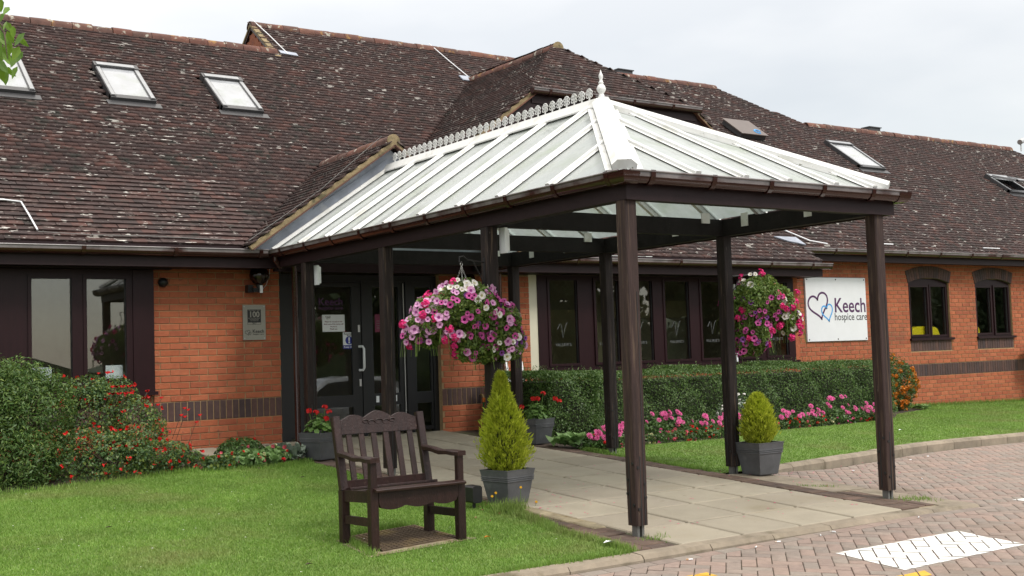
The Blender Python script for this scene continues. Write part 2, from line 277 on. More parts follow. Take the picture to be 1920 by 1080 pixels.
def merged(name, mesh_v, mesh_f, mats4, mats, mi=None):
    """many copies (4x4 list) of a small mesh joined in one mesh; quads only"""
    T = np.array(mats4); v = np.c_[np.array(mesh_v), np.ones(len(mesh_v))]
    W = np.einsum('kij,vj->kvi', T, v)[:, :, :3]; nv = len(mesh_v); k = len(T)
    F = np.array(mesh_f)[None]+(np.arange(k)*nv)[:, None, None]; nf = len(mesh_f)
    me = bpy.data.meshes.new(name); me.vertices.add(k*nv); me.vertices.foreach_set('co', W.astype(np.float32).ravel())
    me.loops.add(k*nf*4); me.loops.foreach_set('vertex_index', F.astype(np.int32).ravel())
    me.polygons.add(k*nf); me.polygons.foreach_set('loop_start', np.arange(0, k*nf*4, 4, dtype=np.int32))
    for x in (mats if isinstance(mats, (list, tuple)) else [mats]): me.materials.append(M[x])
    me.update(calc_edges=True); return me
def unit(a): return a/np.maximum(np.linalg.norm(a, axis=-1, keepdims=True), 1e-9)
def leafquads(P, D, size, asp=.5, jit=.7, fold=.15, sv=.35):
    """rhombic leaves at points P, lying roughly facing directions D"""
    k = len(P); n = unit(D+RNG.normal(0, jit, (k, 3))); t = unit(np.cross(n, RNG.normal(0, 1, (k, 3)))); b = np.cross(n, t)
    L = (size*(1+RNG.uniform(-sv, sv, k)))[:, None]; Wd = L*asp
    return np.stack([P-t*L/2, P+b*Wd/2+n*L*fold-t*L*.05, P+t*L/2, P-b*Wd/2+n*L*fold-t*L*.05], 1)
def ell_pts(k, c, r, lo=.75, noise=.12, seed=0, zmin=None):
    """points in the outer shell of a lumpy ellipsoid, with outward directions"""
    g_ = np.random.default_rng(seed); d = unit(g_.normal(0, 1, (k, 3)))
    ph = g_.uniform(0, 6.28, (5, 3)); fq = g_.uniform(2.2, 6, (5, 3))
    lump = 1+noise*sum(np.sin(d*fq[i]+ph[i]).sum(1) for i in range(5))/3.5
    rad = (lo+(1-lo)*g_.uniform(0, 1, k)**.5)*lump
    P = np.array(c)+d*np.array(r)*rad[:, None]; D = unit(d/np.array(r))
    if zmin is not None: ok = P[:, 2] > zmin; P, D = P[ok], D[ok]
    return P, D
def text(s, size, loc, mt, parent=None, name='lettering', bold=0, align='CENTER', sx=1., sp=1., face='y', off=0):
    cu = bpy.data.curves.new('txt', 'FONT'); cu.body = s; cu.size = size; cu.align_x = align; cu.offset = bold*size; cu.extrude = .0006; cu.space_character = sp; cu.resolution_u = 3
    o = bpy.data.objects.new('txt', cu); COL.objects.link(o)
    dg = bpy.context.evaluated_depsgraph_get(); me = bpy.data.meshes.new_from_object(o.evaluated_get(dg)); bpy.data.objects.remove(o); bpy.data.curves.remove(cu)
    me.transform(Matrix.Translation(loc) @ Matrix.Rotation(R(90), 4, 'X') @ Matrix.Diagonal((sx, 1, 1, 1)))
    me.materials.clear(); me.materials.append(M[mt]); me.name = name
    return put(name, me, parent)
def heart(cx, cz, wd, h, th, y, mt, parent, tilt=0., open_=0.):
    """ribbon in the shape of a heart outline on a plane facing -Y"""
    pts = []
    for i in range(49):
        t = 2*math.pi*(i/48)*(1-open_)+open_*math.pi
        X = 16*math.sin(t)**3; Z = 13*math.cos(t)-5*math.cos(2*t)-2*math.cos(3*t)-math.cos(4*t)
        X, Z = X/32*wd, (Z+2.5)/29*h
        pts.append((cx+X*math.cos(tilt)-Z*math.sin(tilt), cz+X*math.sin(tilt)+Z*math.cos(tilt)))
    b = MB(); n = len(pts); vs = []
    for i, (x, z) in enumerate(pts):
        x2, z2 = pts[(i+1) % n] if i+1 < n else pts[i]; x1, z1 = pts[i-1] if i else pts[i]
        dx, dz = x2-x1, z2-z1; l_ = math.hypot(dx, dz) or 1; nx, nz_ = -dz/l_*th/2, dx/l_*th/2
        vs += [(x+nx, y, z+nz_), (x-nx, y, z-nz_)]
    b.add(vs, [(2*i, 2*i+1, 2*i+3, 2*i+2) for i in range(n-1)]); return b.build('heart_emblem', mt, parent)

def g(x, y): return .06+.055*max(min(y, .5), -30)-.021*min(max(0, x-2.3), 30)
gv = np.vectorize(g)
def cl(v): return max(0., min(1., v))
def road_z(x, y): return g(x, y)-.024-.020*cl((2.5-x)/3)-.060*cl((y+6.4)/1.3)*cl((x-2.9)/1.5)-.02*cl((x-2.9)/3)
# ------------------------------------------------------------------ THE SETTING: ground
b = MB(); xs = [-160, -60, -20, -8, -4, -2, 0, 2.3, 4, 6, 9, 12, 16, 24, 40, 90, 200]; ys = [-160, -60, -30, -20, -14, -11, -9, -7.5, -6, -4, -2, 0, .5, 20, 120]
b.add([(x, y, g(x, y)-.16) for y in ys for x in xs], [(j*len(xs)+i, j*len(xs)+i+1, (j+1)*len(xs)+i+1, (j+1)*len(xs)+i) for j in range(len(ys)-1) for i in range(len(xs)-1)])
b.build('ground', 'asphalt', kind='structure')
def inpoly(poly, X, Y):
    ins = np.zeros(len(X), bool); n = len(poly)
    for i in range(n):
        (x1, y1), (x2, y2) = poly[i], poly[(i+1) % n]
        c = ((y1 > Y) != (y2 > Y)) & (X < (x2-x1)*(Y-y1)/((y2-y1) or 1e-9)+x1); ins ^= c
    return ins
LAWN_L = [(-9, -7.27), (-.56, -7.27), (-.58, -6.3), (-.43, -5.9), (-.43, -3.2), (-.45, -1.7), (-.9, -1.95), (-1.8, -1.72), (-3.2, -2.1), (-9, -2.3)]
BEDFRONT = [(2.56, -2.62), (2.85, -2.75), (3.7, -2.5), (4.9, -2.42), (6.5, -1.92), (8.5, -1.65), (9.9, -1.25), (10.6, -.75), (11.95, -.35), (12.1, .3)]
KERB_R = [(3.05, -4.92), (3.35, -4.83), (4.3, -4.64), (5.5, -4.36), (6.6, -4.09), (7.6, -3.97), (9.4, -3.84), (13, -3.55), (24, -2.9)]
LAWN_R = [(2.56, -4.85)]+BEDFRONT+[(24, .3)]+[(x, y+.1) for x, y in KERB_R[::-1]]
def sheet(poly, zf, off, name, mt, kind='structure', step=.5):
    """triangulated sheet following the ground under a polygon"""
    X0, X1 = min(p[0] for p in poly), max(p[0] for p in poly); Y0, Y1 = min(p[1] for p in poly), max(p[1] for p in poly)
    me = bpy.data.meshes.new(name); import bmesh
    bm = bmesh.new(); vs = [bm.verts.new((x, y, 0)) for x, y in poly]; bm.faces.new(vs)
    for a in np.arange(math.floor(X0/step)*step, X1, step*4):
        bmesh.ops.bisect_plane(bm, geom=bm.verts[:]+bm.edges[:]+bm.faces[:], plane_co=(a+.013, 0, 0), plane_no=(1, 0, 0))
    for a in (-7.3, .5): bmesh.ops.bisect_plane(bm, geom=bm.verts[:]+bm.edges[:]+bm.faces[:], plane_co=(0, a, 0), plane_no=(0, 1, 0))
    bmesh.ops.bisect_plane(bm, geom=bm.verts[:]+bm.edges[:]+bm.faces[:], plane_co=(2.3, 0, 0), plane_no=(1, 0, 0))
    bmesh.ops.triangulate(bm, faces=bm.faces[:])
    for v in bm.verts: v.co.z = zf(v.co.x, v.co.y)+off
    bmesh.ops.recalc_face_normals(bm, faces=bm.faces[:])
    if sum(f.normal.z for f in bm.faces) < 0: bmesh.ops.reverse_faces(bm, faces=bm.faces[:])
    bm.to_mesh(me); bm.free(); me.materials.append(M[mt]); return put(name, me, None, kind)
sheet(LAWN_L, g, -.012, 'lawn', 'lawn'); sheet(LAWN_R, g, -.012, 'lawn', 'lawn')
sheet([(-9, -2.3), (-3.2, -2.1), (-1.8, -1.72), (-.9, -1.95), (-.45, -1.7), (-.45, -.82), (-1.3, -.82), (-1.3, .3), (-9, .3)], g, -.02, 'planting_bed', 'soil')
sheet([(2.53, -2.6)]+BEDFRONT+[(2.53, .3)], g, -.02, 'planting_bed', 'soil')
def grass(poly, n, box, hgt, wd, name, holes=()):
    X = RNG.uniform(box[0], box[1], n); Y = RNG.uniform(box[2], box[3], n); k = inpoly(poly, X, Y)
    for h in holes: k &= ~inpoly(h, X, Y)
    X, Y = X[k], Y[k]; n = len(X); Z = gv(X, Y)-.012; a = RNG.uniform(0, 6.28, n); h = hgt*RNG.uniform(.5, 1.3, n); ln = h*RNG.uniform(.1, 1.0, n); la = RNG.uniform(0, 6.28, n)
    dx, dy = np.cos(a)*wd/2, np.sin(a)*wd/2
    V = np.stack([np.c_[X-dx, Y-dy, Z], np.c_[X+dx, Y+dy, Z], np.c_[X+np.cos(la)*ln, Y+np.sin(la)*ln, Z+h]], 1)
    return put(name, qmesh(name, V, 'grass', 3), None, 'stuff')
GRATE = [(-2.1, -6.32), (-1.28, -6.2), (-1.32, -5.5), (-1.98, -5.62)]
grass(LAWN_L, 380000, (-6.4, -.4, -7.3, -1.6),   .0165, .0075, 'grass', (GRATE,))
grass(LAWN_R, 240000, (2.5, 17, -5, .3), .018, .0095, 'grass')
# longer tufts along edges
def edge_tufts(pl, n, sp, hgt):
    A = np.array(pl); seg = RNG.integers(0, len(A)-1, n); t = RNG.uniform(0, 1, n)[:, None]
    Q = A[seg]*(1-t)+A[seg+1]*t+RNG.normal(0, sp, (n, 2)); X, Y = Q[:, 0], Q[:, 1]; Z = gv(X, Y)-.015; h = hgt*RNG.uniform(.4, 1.3, n); a = RNG.uniform(0, 6.28, n); la = RNG.uniform(0, 6.28, n); ln = h*RNG.uniform(.1, .7, n)
    dx, dy = np.cos(a)*.004, np.sin(a)*.004
    V = np.stack([np.c_[X-dx, Y-dy, Z], np.c_[X+dx, Y+dy, Z], np.c_[X+np.cos(la)*ln, Y+np.sin(la)*ln, Z+h]], 1); return V
V = np.concatenate([edge_tufts([(-.57, -7.2), (-.57, -6.3), (-.45, -5.9), (-.42, -5.5), (-.42, -4)], 5000, .025, .05), edge_tufts([(2.55, -4.7), (2.55, -3), (2.57, -2.65)], 2500, .03, .05),
    edge_tufts([(12.1, .25), (17, .25)], 3000, .04, .07), edge_tufts([(-.55, -5.5), (-.3, -5.5)], 500, .03, .11), edge_tufts([(-.05, -6.95), (-.25, -7.0)], 90, .04, .04), edge_tufts([(2.7, -6.9), (2.95, -7.0)], 220, .06, .04), edge_tufts([(2.55, -5.9), (2.8, -6.1)], 160, .03, .03),
    edge_tufts([(-2.1, -6.32), (-1.98, -5.62), (-1.32, -5.5)], 1500, .02, .05), edge_tufts([(-3.5, -7.24), (-.6, -7.24)], 3500, .02, .045), edge_tufts([(-5.5, -2.2), (-3.2, -2.1), (-1.8, -1.74), (-.9, -1.97), (-.47, -1.75)], 4500, .04, .05)])
put('grass_tufts', qmesh('grass_tufts', V, 'grass', 3), None, 'stuff')

# path of concrete slabs
b = MB(); b.add([(x, y, g(x, y)-.022) for y in (-7.27, 0) for x in (-.45, 2.56)], [(0, 1, 3, 2)]); path = b.build('path', 'joint', kind='structure')
def slab_at(name, x0, x1, y0, y1, top, th, mt, parent, gap=.013, ch=.008, jz=0.):
    c = ((x0+x1)/2, (y0+y1)/2); q = MB(); e = ch
    P = lambda x, y, z: (x-c[0], y-c[1], z-top(*c))
    a, bb, cc, d = x0+gap, x1-gap, y0+gap, y1-gap
    lo = [P(x, y, top(x, y)-th) for x, y in ((a, cc), (bb, cc), (bb, d), (a, d))]; mid = [P(x, y, top(x, y)-e) for x, y in ((a, cc), (bb, cc), (bb, d), (a, d))]
    hi = [P(x, y, top(x, y)) for x, y in ((a+e, cc+e), (bb-e, cc+e), (bb-e, d-e), (a+e, d-e))]
    q.add(lo+mid+hi, [(8, 9, 10, 11)]+[(i+o, (i+1) % 4+o, (i+1) % 4+4+o, i+4+o) for o in (0, 4) for i in range(4)])
    return put(name, q.mesh(name, mt), parent, loc=(c[0], c[1], top(*c)+jz))
X4 = [-.17, .44, 1.05, 1.65, 2.26]; Y13 = [-7.25, -6.66, -6.05, -5.45, -4.87, -4.3, -3.72, -3.12, -2.52, -1.92, -1.32, -.7, -.02]
for i in range(4):
    for j in range(12): slab_at('slab', X4[i], X4[i+1], Y13[j], Y13[j+1], g, .04, 'slab', path, jz=random.uniform(-.002, .003))
for i in range(3): slab_at('slab', -1.2+i*.34, -1.2+(i+1)*.34, -.8, -.02, g, .04, 'slab', path)
# brown brick edging
for k in range(62):
    y = -7.22+k*.106
    if y < -1.0:
        slab_at('edging_brick', -.415, -.2, y, y+.106, g, .05, 'brown_brick', path, .004, .005, random.uniform(-.008, .004)-.006)
    if y < -.9: slab_at('edging_brick', 2.275, 2.5, y, y+.106, g, .05, 'brown_brick', path, .004, .005, random.uniform(-.006, .004))
for r_ in range(3):
    for k in range(4):
        slab_at('edging_brick', -.56+.0*r_, -.42, -7.22+k*.215+r_*0, -7.22+(k+1)*.215, g, .05, 'brown_brick', path, .004, .005, random.uniform(-.008, .002)) if r_ == 0 else None
        if r_ < 2 : slab_at('edging_brick', 2.505+r_*.108, 2.613+r_*.108, -7.2+k*.215, -7.2+(k+1)*.215, g, .05, 'brown_brick', path, .004, .005, random.uniform(-.008, .002))
slab_at('edging_strip', -.2, -.17, -6.3, -5.35, lambda x, y: g(x, y)+.004, .04, 'sand', path, 0)
slab_at('edging_strip', -.31, -.2, -6.45, -5.45, lambda x, y: g(x, y)+.006, .04, 'sand', path, 0)
q = MB(); pts = [(2.5, -7.26), (3.1, -7.26), (2.97, -6.0), (2.5, -6.0)]; q.add([(x, y, g(x, y)-.012) for x, y in pts], [(0, 1, 2, 3)]); q.build('sand_bed', 'sand', path)
q = MB(); pts = [(2.505, -6.3), (2.505, -4.98), (2.86, -5.08), (3.02, -5.85), (2.97, -6.3)]
q.prism([(x, y, g(x, y)-.06) for x, y in pts], (0, 0, .058)); q.build('concrete_apron', 'kerb', path)
q = MB(); pts = [(2.73, -7.25), (2.73, -6.31), (2.97, -6.31), (3.1, -7.25)]
q.prism([(x, y, g(x, y)-.06) for x, y in pts], (0, 0, .055)); q.build('concrete_apron', 'kerb', path)
# kerbs: each stone a piece
b = MB(); b.add([(-9, -7.36, g(-9, -7.3)-.14), (3.1, -7.36, g(3.1, -7.3)-.14), (3.1, -7.27, g(3.1, -7.3)-.14), (-9, -7.27, g(-9, -7.3)-.14)], [(0, 1, 2, 3)]); kerb = b.build('kerb', 'kerb', kind='structure')
def kerb_stone(p, q, wd=.125, e=.02):
    p, q = Vector((p[0], p[1], 0)), Vector((q[0], q[1], 0)); d = (q-p).normalized(); s_ = Vector((-d.y, d.x, 0)); p = p+d*.004; q = q-d*.004; c = (p+q)/2
    m_ = MB(); vs = []
    for e_ in (p, q):
        for off, dz in ((0, -.2), (0, -.028), (.022, -.002), (wd, .0), (wd, -.2)):
            v = e_+s_*off; vs.append((v.x-c.x, v.y-c.y, g(v.x, v.y)+dz-g(c.x, c.y)))
    m_.add(vs, [(i, i+5, (i+1) % 5+5, (i+1) % 5) for i in range(5)]+[(0, 1, 2, 3, 4), (9, 8, 7, 6, 5)])
    put('kerb_stone', m_.mesh('kerb_stone', 'kerb'), kerb, loc=(c.x, c.y, g(c.x, c.y)+random.uniform(-.003, .003)))
x = 3.09
while x > -8: kerb_stone((x-.62, -7.385), (x, -7.385)); x -= .62
def along(pl, step):
    res = [Vector((*pl[0], 0))]; acc = 0
    pts = [Vector((*p, 0)) for p in pl]; cur = pts[0]; i = 1
    while i < len(pts):
        d = pts[i]-cur
        if d.length < step-acc: acc += d.length; cur = pts[i]; i += 1
        else: cur = cur+d.normalized()*(step-acc); acc = 0; res.append(cur.copy())
    return res
kp = along(KERB_R, .66)
for p_, q_ in zip(kp[:-1], kp[1:]): kerb_stone((p_.x, p_.y), (q_.x, q_.y))
# block-paved road, 45 degree herringbone
b = MB(); xs = list(np.arange(-12, 30.1, .75)); ys = [-40, -30, -22, -16, -12]+list(np.arange(-10.2, -2.4, .6))
b.add([(x, y, road_z(x, y)-.014-(.03 if y > -7.2 and x < 3.4 else 0)) for y in ys for x in xs], [(j*len(xs)+i, j*len(xs)+i+1, (j+1)*len(xs)+i+1, (j+1)*len(xs)+i) for j in range(len(ys)-1) for i in range(len(xs)-1)])
road = b.build('road', 'joint', kind='structure')
U1 = Vector((1, -1, 0)).normalized(); U2 = Vector((1, 1, 0)).normalized()
def clip(poly, edge):
    (a, bb) = edge; res = []; n = Vector((-(bb.y-a.y), bb.x-a.x, 0))
    for i in range(len(poly)):
        p, q_ = poly[i], poly[(i+1) % len(poly)]; dp, dq = (p-a).dot(n), (q_-a).dot(n)
        if dp >= 0: res.append(p)
        if dp*dq < 0: res.append(p+(q_-p)*(dp/(dp-dq)))
    return res
def clip_poly(poly, region):
    R_ = [Vector((x, y, 0)) for x, y in region]
    ar = sum(R_[i].x*R_[(i+1) % len(R_)].y-R_[(i+1) % len(R_)].x*R_[i].y for i in range(len(R_)))
    if ar < 0: R_ = R_[::-1]
    for i in range(len(R_)):
        poly = clip(poly, (R_[i], R_[(i+1) % len(R_)]))
        if len(poly) < 3: return []
    return poly
kx = np.array([k[0] for k in KERB_R]); ky = np.array([k[1] for k in KERB_R])
def on_road(x, y):
    if x < 3.1: 
        edge = 2.86+(.24)*min(1, max(0, (-5.08-y)/2.2))
        return y < -7.5 or (x > edge+.02 and y < -4.9)
    return y < np.interp(x, kx, ky)-.07
pav = []
g1 = .1
for i in range(-160, 160):
    for j in range(-160, 160):
        r_ = (i-j) % 4   # herringbone: horizontal bricks at r 0 (covering i,i+1), vertical at r 2... 
        if r_ == 0: cells = (i+1.0, j+.5, 0)
        elif r_ == 2: cells = (i+.5, j, 1)
        else: continue
        c = U1*(cells[0]*g1)+U2*(cells[1]*g1)+Vector((2, -6.5, 0))
        if -3.2 < c.x < 15 and -10.4 < c.y < -2.8: pav.append((c, cells[2]))
PV = []; e = .004
hx, hy = .0965, .0475
pvv = [(-hx, -hy, -.03), (hx, -hy, -.03), (hx, hy, -.03), (-hx, hy, -.03), (-hx, -hy, -.003), (hx, -hy, -.003), (hx, hy, -.003), (-hx, hy, -.003), (-hx+e, -hy+e, 0), (hx-e, -hy+e, 0), (hx-e, hy-e, 0), (-hx+e, hy-e, 0)]
pvf = [(8, 9, 10, 11)]+[(i+o, (i+1) % 4+o, (i+1) % 4+4+o, i+4+o) for o in (0, 4) for i in range(4)]
q = MB(); q.add(pvv, pvf); paver_me = q.mesh('paver', 'paver')
near = []; far = []; cutp = MB()
WHITE = [[(.6, -7.95), (1.93, -7.97), (1.9, -8.54), (.57, -8.54)], [(3.72, -7.27), (5.0, -7.30), (5.0, -7.85), (3.9, -7.83)], [(3.0, -8.85), (4.3, -8.85), (4.3, -9.4), (3.0, -9.4)], [(1.35, -9.0), (1.75, -9.0), (1.75, -9.3), (1.35, -9.3)]]
YEL = [[(.66, -8.62), (.60, -8.72), (-1.2, -8.72), (-1.2, -8.62)], [(-.5, -7.84), (-.5, -7.94), (-2.4, -7.98), (-2.4, -7.88)]]
pw = MB(); pyl = MB()
camxy = Vector((CP['c'][0], CP['c'][1], 0)); fwx = Vector((fw.x, fw.y, 0)).normalized()
for c, o_ in pav:
    ux, uy = (U1, U2) if o_ == 0 else (U2, U1)
    hp = [c+ux*a*.09+uy*bq*.04 for a, bq in ((-1, -1), (1, -1), (1, 1), (-1, 1))]
    if not all(on_road(p.x, p.y) for p in hp):
        pl = [c+ux*a*.0965+uy*bq*.0475 for a, bq in ((-1, -1), (1, -1), (1, 1), (-1, 1))]
        if c.y < -7.36:
            if c.x < 3.2: pl = clip_poly(pl, [(-20, -7.495), (-20, -20), (3.5, -20), (3.5, -7.495)])
        else:
            pl = clip_poly(pl, [(2.875, -4.2), (2.875, -5.08), (3.115, -7.28), (3.115, -8), (30, -8), (30, -4.2)]) if c.x < 3.4 else pl
            xa, xb = c.x-.15, c.x+.15; ya, yb = float(np.interp(xa, kx, ky))-.075, float(np.interp(xb, kx, ky))-.075
            if len(pl) > 2 and c.x > 3.0: pl = clip(pl, (Vector((xb, yb, 0)), Vector((xa, ya, 0))))
            if c.x < 2.9 or c.y > -2.9: pl = []
        if len(pl) > 2 and abs(sum((pl[i].x*pl[(i+1) % len(pl)].y-pl[(i+1) % len(pl)].x*pl[i].y) for i in range(len(pl))))/2 > .0012:
            cutp.prism([(p.x, p.y, road_z(p.x, p.y)-.03) for p in (pl if (pl[1]-pl[0]).cross(pl[2]-pl[1]).z > 0 else pl[::-1])], (0, 0, .03))
        continue
    nx = (road_z(c.x+.1, c.y)-road_z(c.x-.1, c.y))/.2; ny = (road_z(c.x, c.y+.1)-road_z(c.x, c.y-.1))/.2
    Z = Vector((-nx, -ny, 1)).normalized(); X_ = (ux-Z*ux.dot(Z)).normalized(); Y_ = Z.cross(X_)
    T = Matrix((X_, Y_, Z)).transposed().to_4x4(); T.translation = (c.x, c.y, road_z(c.x, c.y)+random.uniform(-.002, .002))
    d = c-camxy; inview = abs(d.x*fwx.y-d.y*fwx.x) < .45*d.dot(fwx) and c.y > -9.2-.0*c.x
    hp2 = [c+ux*a*.094+uy*bq*.045 for a, bq in ((-1, -1), (1, -1), (1, 1), (-1, 1))]
    for regs, mb in ((WHITE, pw), (YEL, pyl)):
        for rg in regs:
            pl = clip_poly(hp2, rg)
            if len(pl) > 2:
                mb.add([(p.x, p.y, T.translation.z+.003-nx*0+(p.x-c.x)*nx+(p.y-c.y)*ny) for p in pl], [tuple(range(len(pl)))] if (pl[1]-pl[0]).cross(pl[2]-pl[0]).z > 0 else [tuple(range(len(pl)-1, -1, -1))])
    (near if inview else far).append((d.length, T))
near.sort(key=lambda a: a[0])
for d, T in near[:300]:
    o = put('paver', paver_me, road); o.matrix_world = T
put('pavers', merged('pavers', pvv, pvf, [np.array(T) for d, T in near[300:]+far], 'paver'), road, 'stuff')
x = -3.2
while x < 3.3: cutp.prism([(a, b_, road_z(a, b_)-.03) for a, b_ in ((x+.003, -7.49), (x+.197, -7.49), (x+.197, -7.393), (x+.003, -7.393))], (0, 0, .03)); x += .2
cutp.build('cut_pavers', 'paver', road, 'stuff')
pw.build('white_marking', 'paint', road); pyl.build('yellow_line', 'yellow_paint', road)

# ------------------------------------------------------------------ THE BUILDING
bld = thing('hospice_building', 'long single storey brick building with brown tiled roofs and dark framed windows', 'building')
TH = .638; cT, sT = math.cos(TH), math.sin(TH)
def RPt(x, s, h=0.): return Vector((x, -.4+s*cT-h*sT, 2.4+s*sT+h*cT))
DX, DZ, DSL, DY = 5.8, 6.05, .735, .40         # dormer ridge x, ridge height, slope, front
PX, PZ, PSL, PY = 1.30, 3.745, .711, -.62      # porch gable
SKY = [(-2.9, -2.24, 3.67, 4.78), (-1.26, -.645, 3.74, 4.81), (.31, .925, 3.74, 4.81), (14.15, 14.95, 3.8, 4.92), (18.7, 19.5, 3.2, 3.95)]
def topline(x):
    if x < 2.0: return 6.32
    if x < 13.0: return 7.5
    if x < 14.5: return 7.5-(x-13.0)*1.07
    if x < 22.2: return 5.92
    return 5.92-(x-22.2)*1.25
def main_ok(x, s):
    if s > topline(x): return False
    if x > 9.3 and s < .40: return False
    y, z = -.4+s*cT, 2.4+s*sT
    if y > DY+.0 and z < DZ-DSL*abs(x-DX)-.01: return False
    if y > PY-.3 and z < PZ-PSL*abs(x-PX)-.01: return False
    if y < .5 and abs(x-PX) < 1.75 and z < PZ-PSL*abs(x-PX)+.0: return False
    for a, bq, s0, s1 in SKY:
        if a+.02 < x < bq-.02 and s0+.02 < s < s1: return False
    return True
# base sheets of the roof
rb = MB()
def rquad(pts): rb.add(pts, [tuple(range(len(pts)))])
H0 = -.03
rquad([RPt(x, s, H0) for x, s in ((-9, .05), (9.3, .05), (9.3, .45), (28.5, .45), (28.0, .45), (22.2, 5.9), (14.5, 5.9), (13.0, 7.5), (2.0, 7.5), (2.0, 6.3), (-9, 6.3))][:4]+[RPt(x, s, H0) for x, s in ((26.6, .45), (22.2, 5.9), (14.5, 5.9), (13.0, 7.5), (2.0, 7.5), (2.0, 6.3), (-9, 6.3))])
roof = rb.build('roof', 'tile', bld)
q = MB()
def back(x0, x1, s): t = RPt(x0, s, -.03); q.add([RPt(x0, s, -.03), RPt(x1, s, -.03), Vector((x1, 2*t.y+.4, 2.4)), Vector((x0, 2*t.y+.4, 2.4))], [(0, 3, 2, 1)])
back(-9, 2, 6.3); back(2.0, 13, 7.5); back(13, 22.2, 5.9); back(22.2, 28, 3)
q.build('rear_roof', 'tile', bld)
# roof tile: shallow wedge, lower edge proud
TW, TG = .165, .1
tv = [(-.081, 0, .006), (.081, 0, .006), (.081, 0, .024), (0, -.004, .0285), (-.081, 0, .024), (-.081, .115, .004), (0, .115, .008), (.081, .115, .004)]
tf = [(0, 1, 2, 3), (0, 3, 4, 4), (4, 3, 6, 5), (3, 2, 7, 6), (1, 7, 2, 2), (0, 4, 5, 5)]
tv4 = [(-.081, 0, .004), (.081, 0, .004), (.081, 0, .027), (-.081, 0, .027), (-.081, .118, .003), (.081, .118, .003), (.081, .118, -.01), (-.081, .118, -.01)]
tf4 = [(0, 1, 2, 3), (3, 2, 5, 4), (1, 6, 5, 2), (0, 3, 4, 7)]
q = MB(); q.add(tv4, tf4); tile_me = q.mesh('roof_tile', 'tile')
def tile_T(p, ex, es, en, j=1.):
    a = random.gauss(0, .012)*j; t = random.gauss(0, .03)*j
    X_ = (ex+es*a).normalized(); Zv = (en+es*(-abs(random.gauss(0, .02)))+ex*t*.5).normalized(); Y_ = Zv.cross(X_).normalized(); Zv = X_.cross(Y_)
    T = Matrix((X_, Y_, Zv)).transposed().to_4x4(); T.translation = p+en*random.uniform(-.002, .003)*j+es*random.gauss(0, .003)*j; return T
ex, es, en = Vector((1, 0, 0)), Vector((0, cT, sT)), Vector((0, -sT, cT))
ind, rest = [], []
for r_ in range(0, 76):
    s = -.03+r_*TG
    for k in range(-55, 172):
        x = k*TW+(TW/2 if r_ % 2 else 0)+random.gauss(0, .002)
        if not main_ok(x, s+.03): continue
        T = tile_T(RPt(x, s), ex, es, en)
        if -3.3 < x < -.3 and r_ < 16 and len(ind) < 296: ind.append(T)
        else: rest.append(T)
for T in ind: o = put('roof_tile', tile_me, roof); o.matrix_world = T
put('roof_tiles', merged('roof_tiles', tv4, tf4, [np.array(T) for T in rest], 'tile'), roof, 'stuff')
# dormer (cross gable with half hip) and porch gable roofs
def cross_gable(name, cx, zr, sl, yf, halfw, hip=None):
    base = MB(); Ts = []; L = math.hypot(1, sl); c_, s_ = 1/L, sl/L
    ymain = lambda z: (z-2.4)/math.tan(TH)-.4
    part = None
    for sg in (-1, 1):
        es_ = Vector((-sg*c_, 0, s_)); en_ = Vector((sg*s_, 0, c_)); ex_ = Vector((0, -sg*1, 0)) if sg < 0 else Vector((0, 1, 0))
        ex_ = es_.cross(en_)
        smax = halfw*L
        foot = Vector((cx+sg*halfw, 0, zr-sl*halfw))
        nrow = int(smax/TG)+1
        for r_ in range(nrow+1):
            s = r_*TG; p0 = foot+es_*s
            if p0.z > zr: break
            y0 = yf; y1 = ymain(p0.z)+.1
            if hip:
                yh, zh, ye = hip
                if p0.z > zh: y0 = yh+(p0.z-zh)/(zr-zh)*(ye-yh)
            k = 0; y = y0+(TW/2 if r_ % 2 else 0)
            while y < y1:
                T = tile_T(Vector((p0.x, y+.04, p0.z)), ex_, es_, en_, .7); Ts.append(T); y += TW
        z0 = zr-sl*halfw
        if hip:
            yh, zh, ye = hip; dxh = (zr-zh)/sl
            pts = [(cx+sg*halfw, yf, z0), (cx+sg*dxh, yf, zh), (cx, ye, zr), (cx, ymain(zr)+.2, zr), (cx+sg*halfw, ymain(z0)+.2, z0)]
        else: pts = [(cx+sg*halfw, yf, z0), (cx, yf, zr), (cx, ymain(zr)+.2, zr), (cx+sg*halfw, ymain(z0)+.2, z0)]
        base.add([(a, b_, c-.02) for a, b_, c in pts], [tuple(range(len(pts)))])
    if hip:
        yh, zh, ye = hip; dxh = (zr-zh)/sl; Lh = math.hypot(ye-yh, zr-zh); es_ = Vector((0, (ye-yh)/Lh, (zr-zh)/Lh)); ex_ = Vector((1, 0, 0)); en_ = ex_.cross(es_)
        for r_ in range(int(Lh/TG)+1):
            f = r_*TG/Lh; hw = dxh*(1-f)+.03; n = int(2*hw/TW)+1
            for i in range(n):
                x = cx-hw+(i+.5)*2*hw/n
                Ts.append(tile_T(Vector((x, yh-.03, zh))+es_*(r_*TG), ex_, es_, en_, .7))
        base.add([(cx-dxh, yh, zh-.02), (cx+dxh, yh, zh-.02), (cx, ye, zr-.02)], [(0, 1, 2)])
    o = base.build(name, 'tile', bld)
    put('roof_tiles', merged('roof_tiles', tv4, tf4, [np.array(T) for T in Ts], 'tile'), o, 'stuff'); return o
dorm = cross_gable('dormer_roof', DX, DZ, DSL, DY, 4.05, (DY, 4.89, 1.93))
porch = cross_gable('porch_roof', PX, PZ, PSL, PY, 1.93)
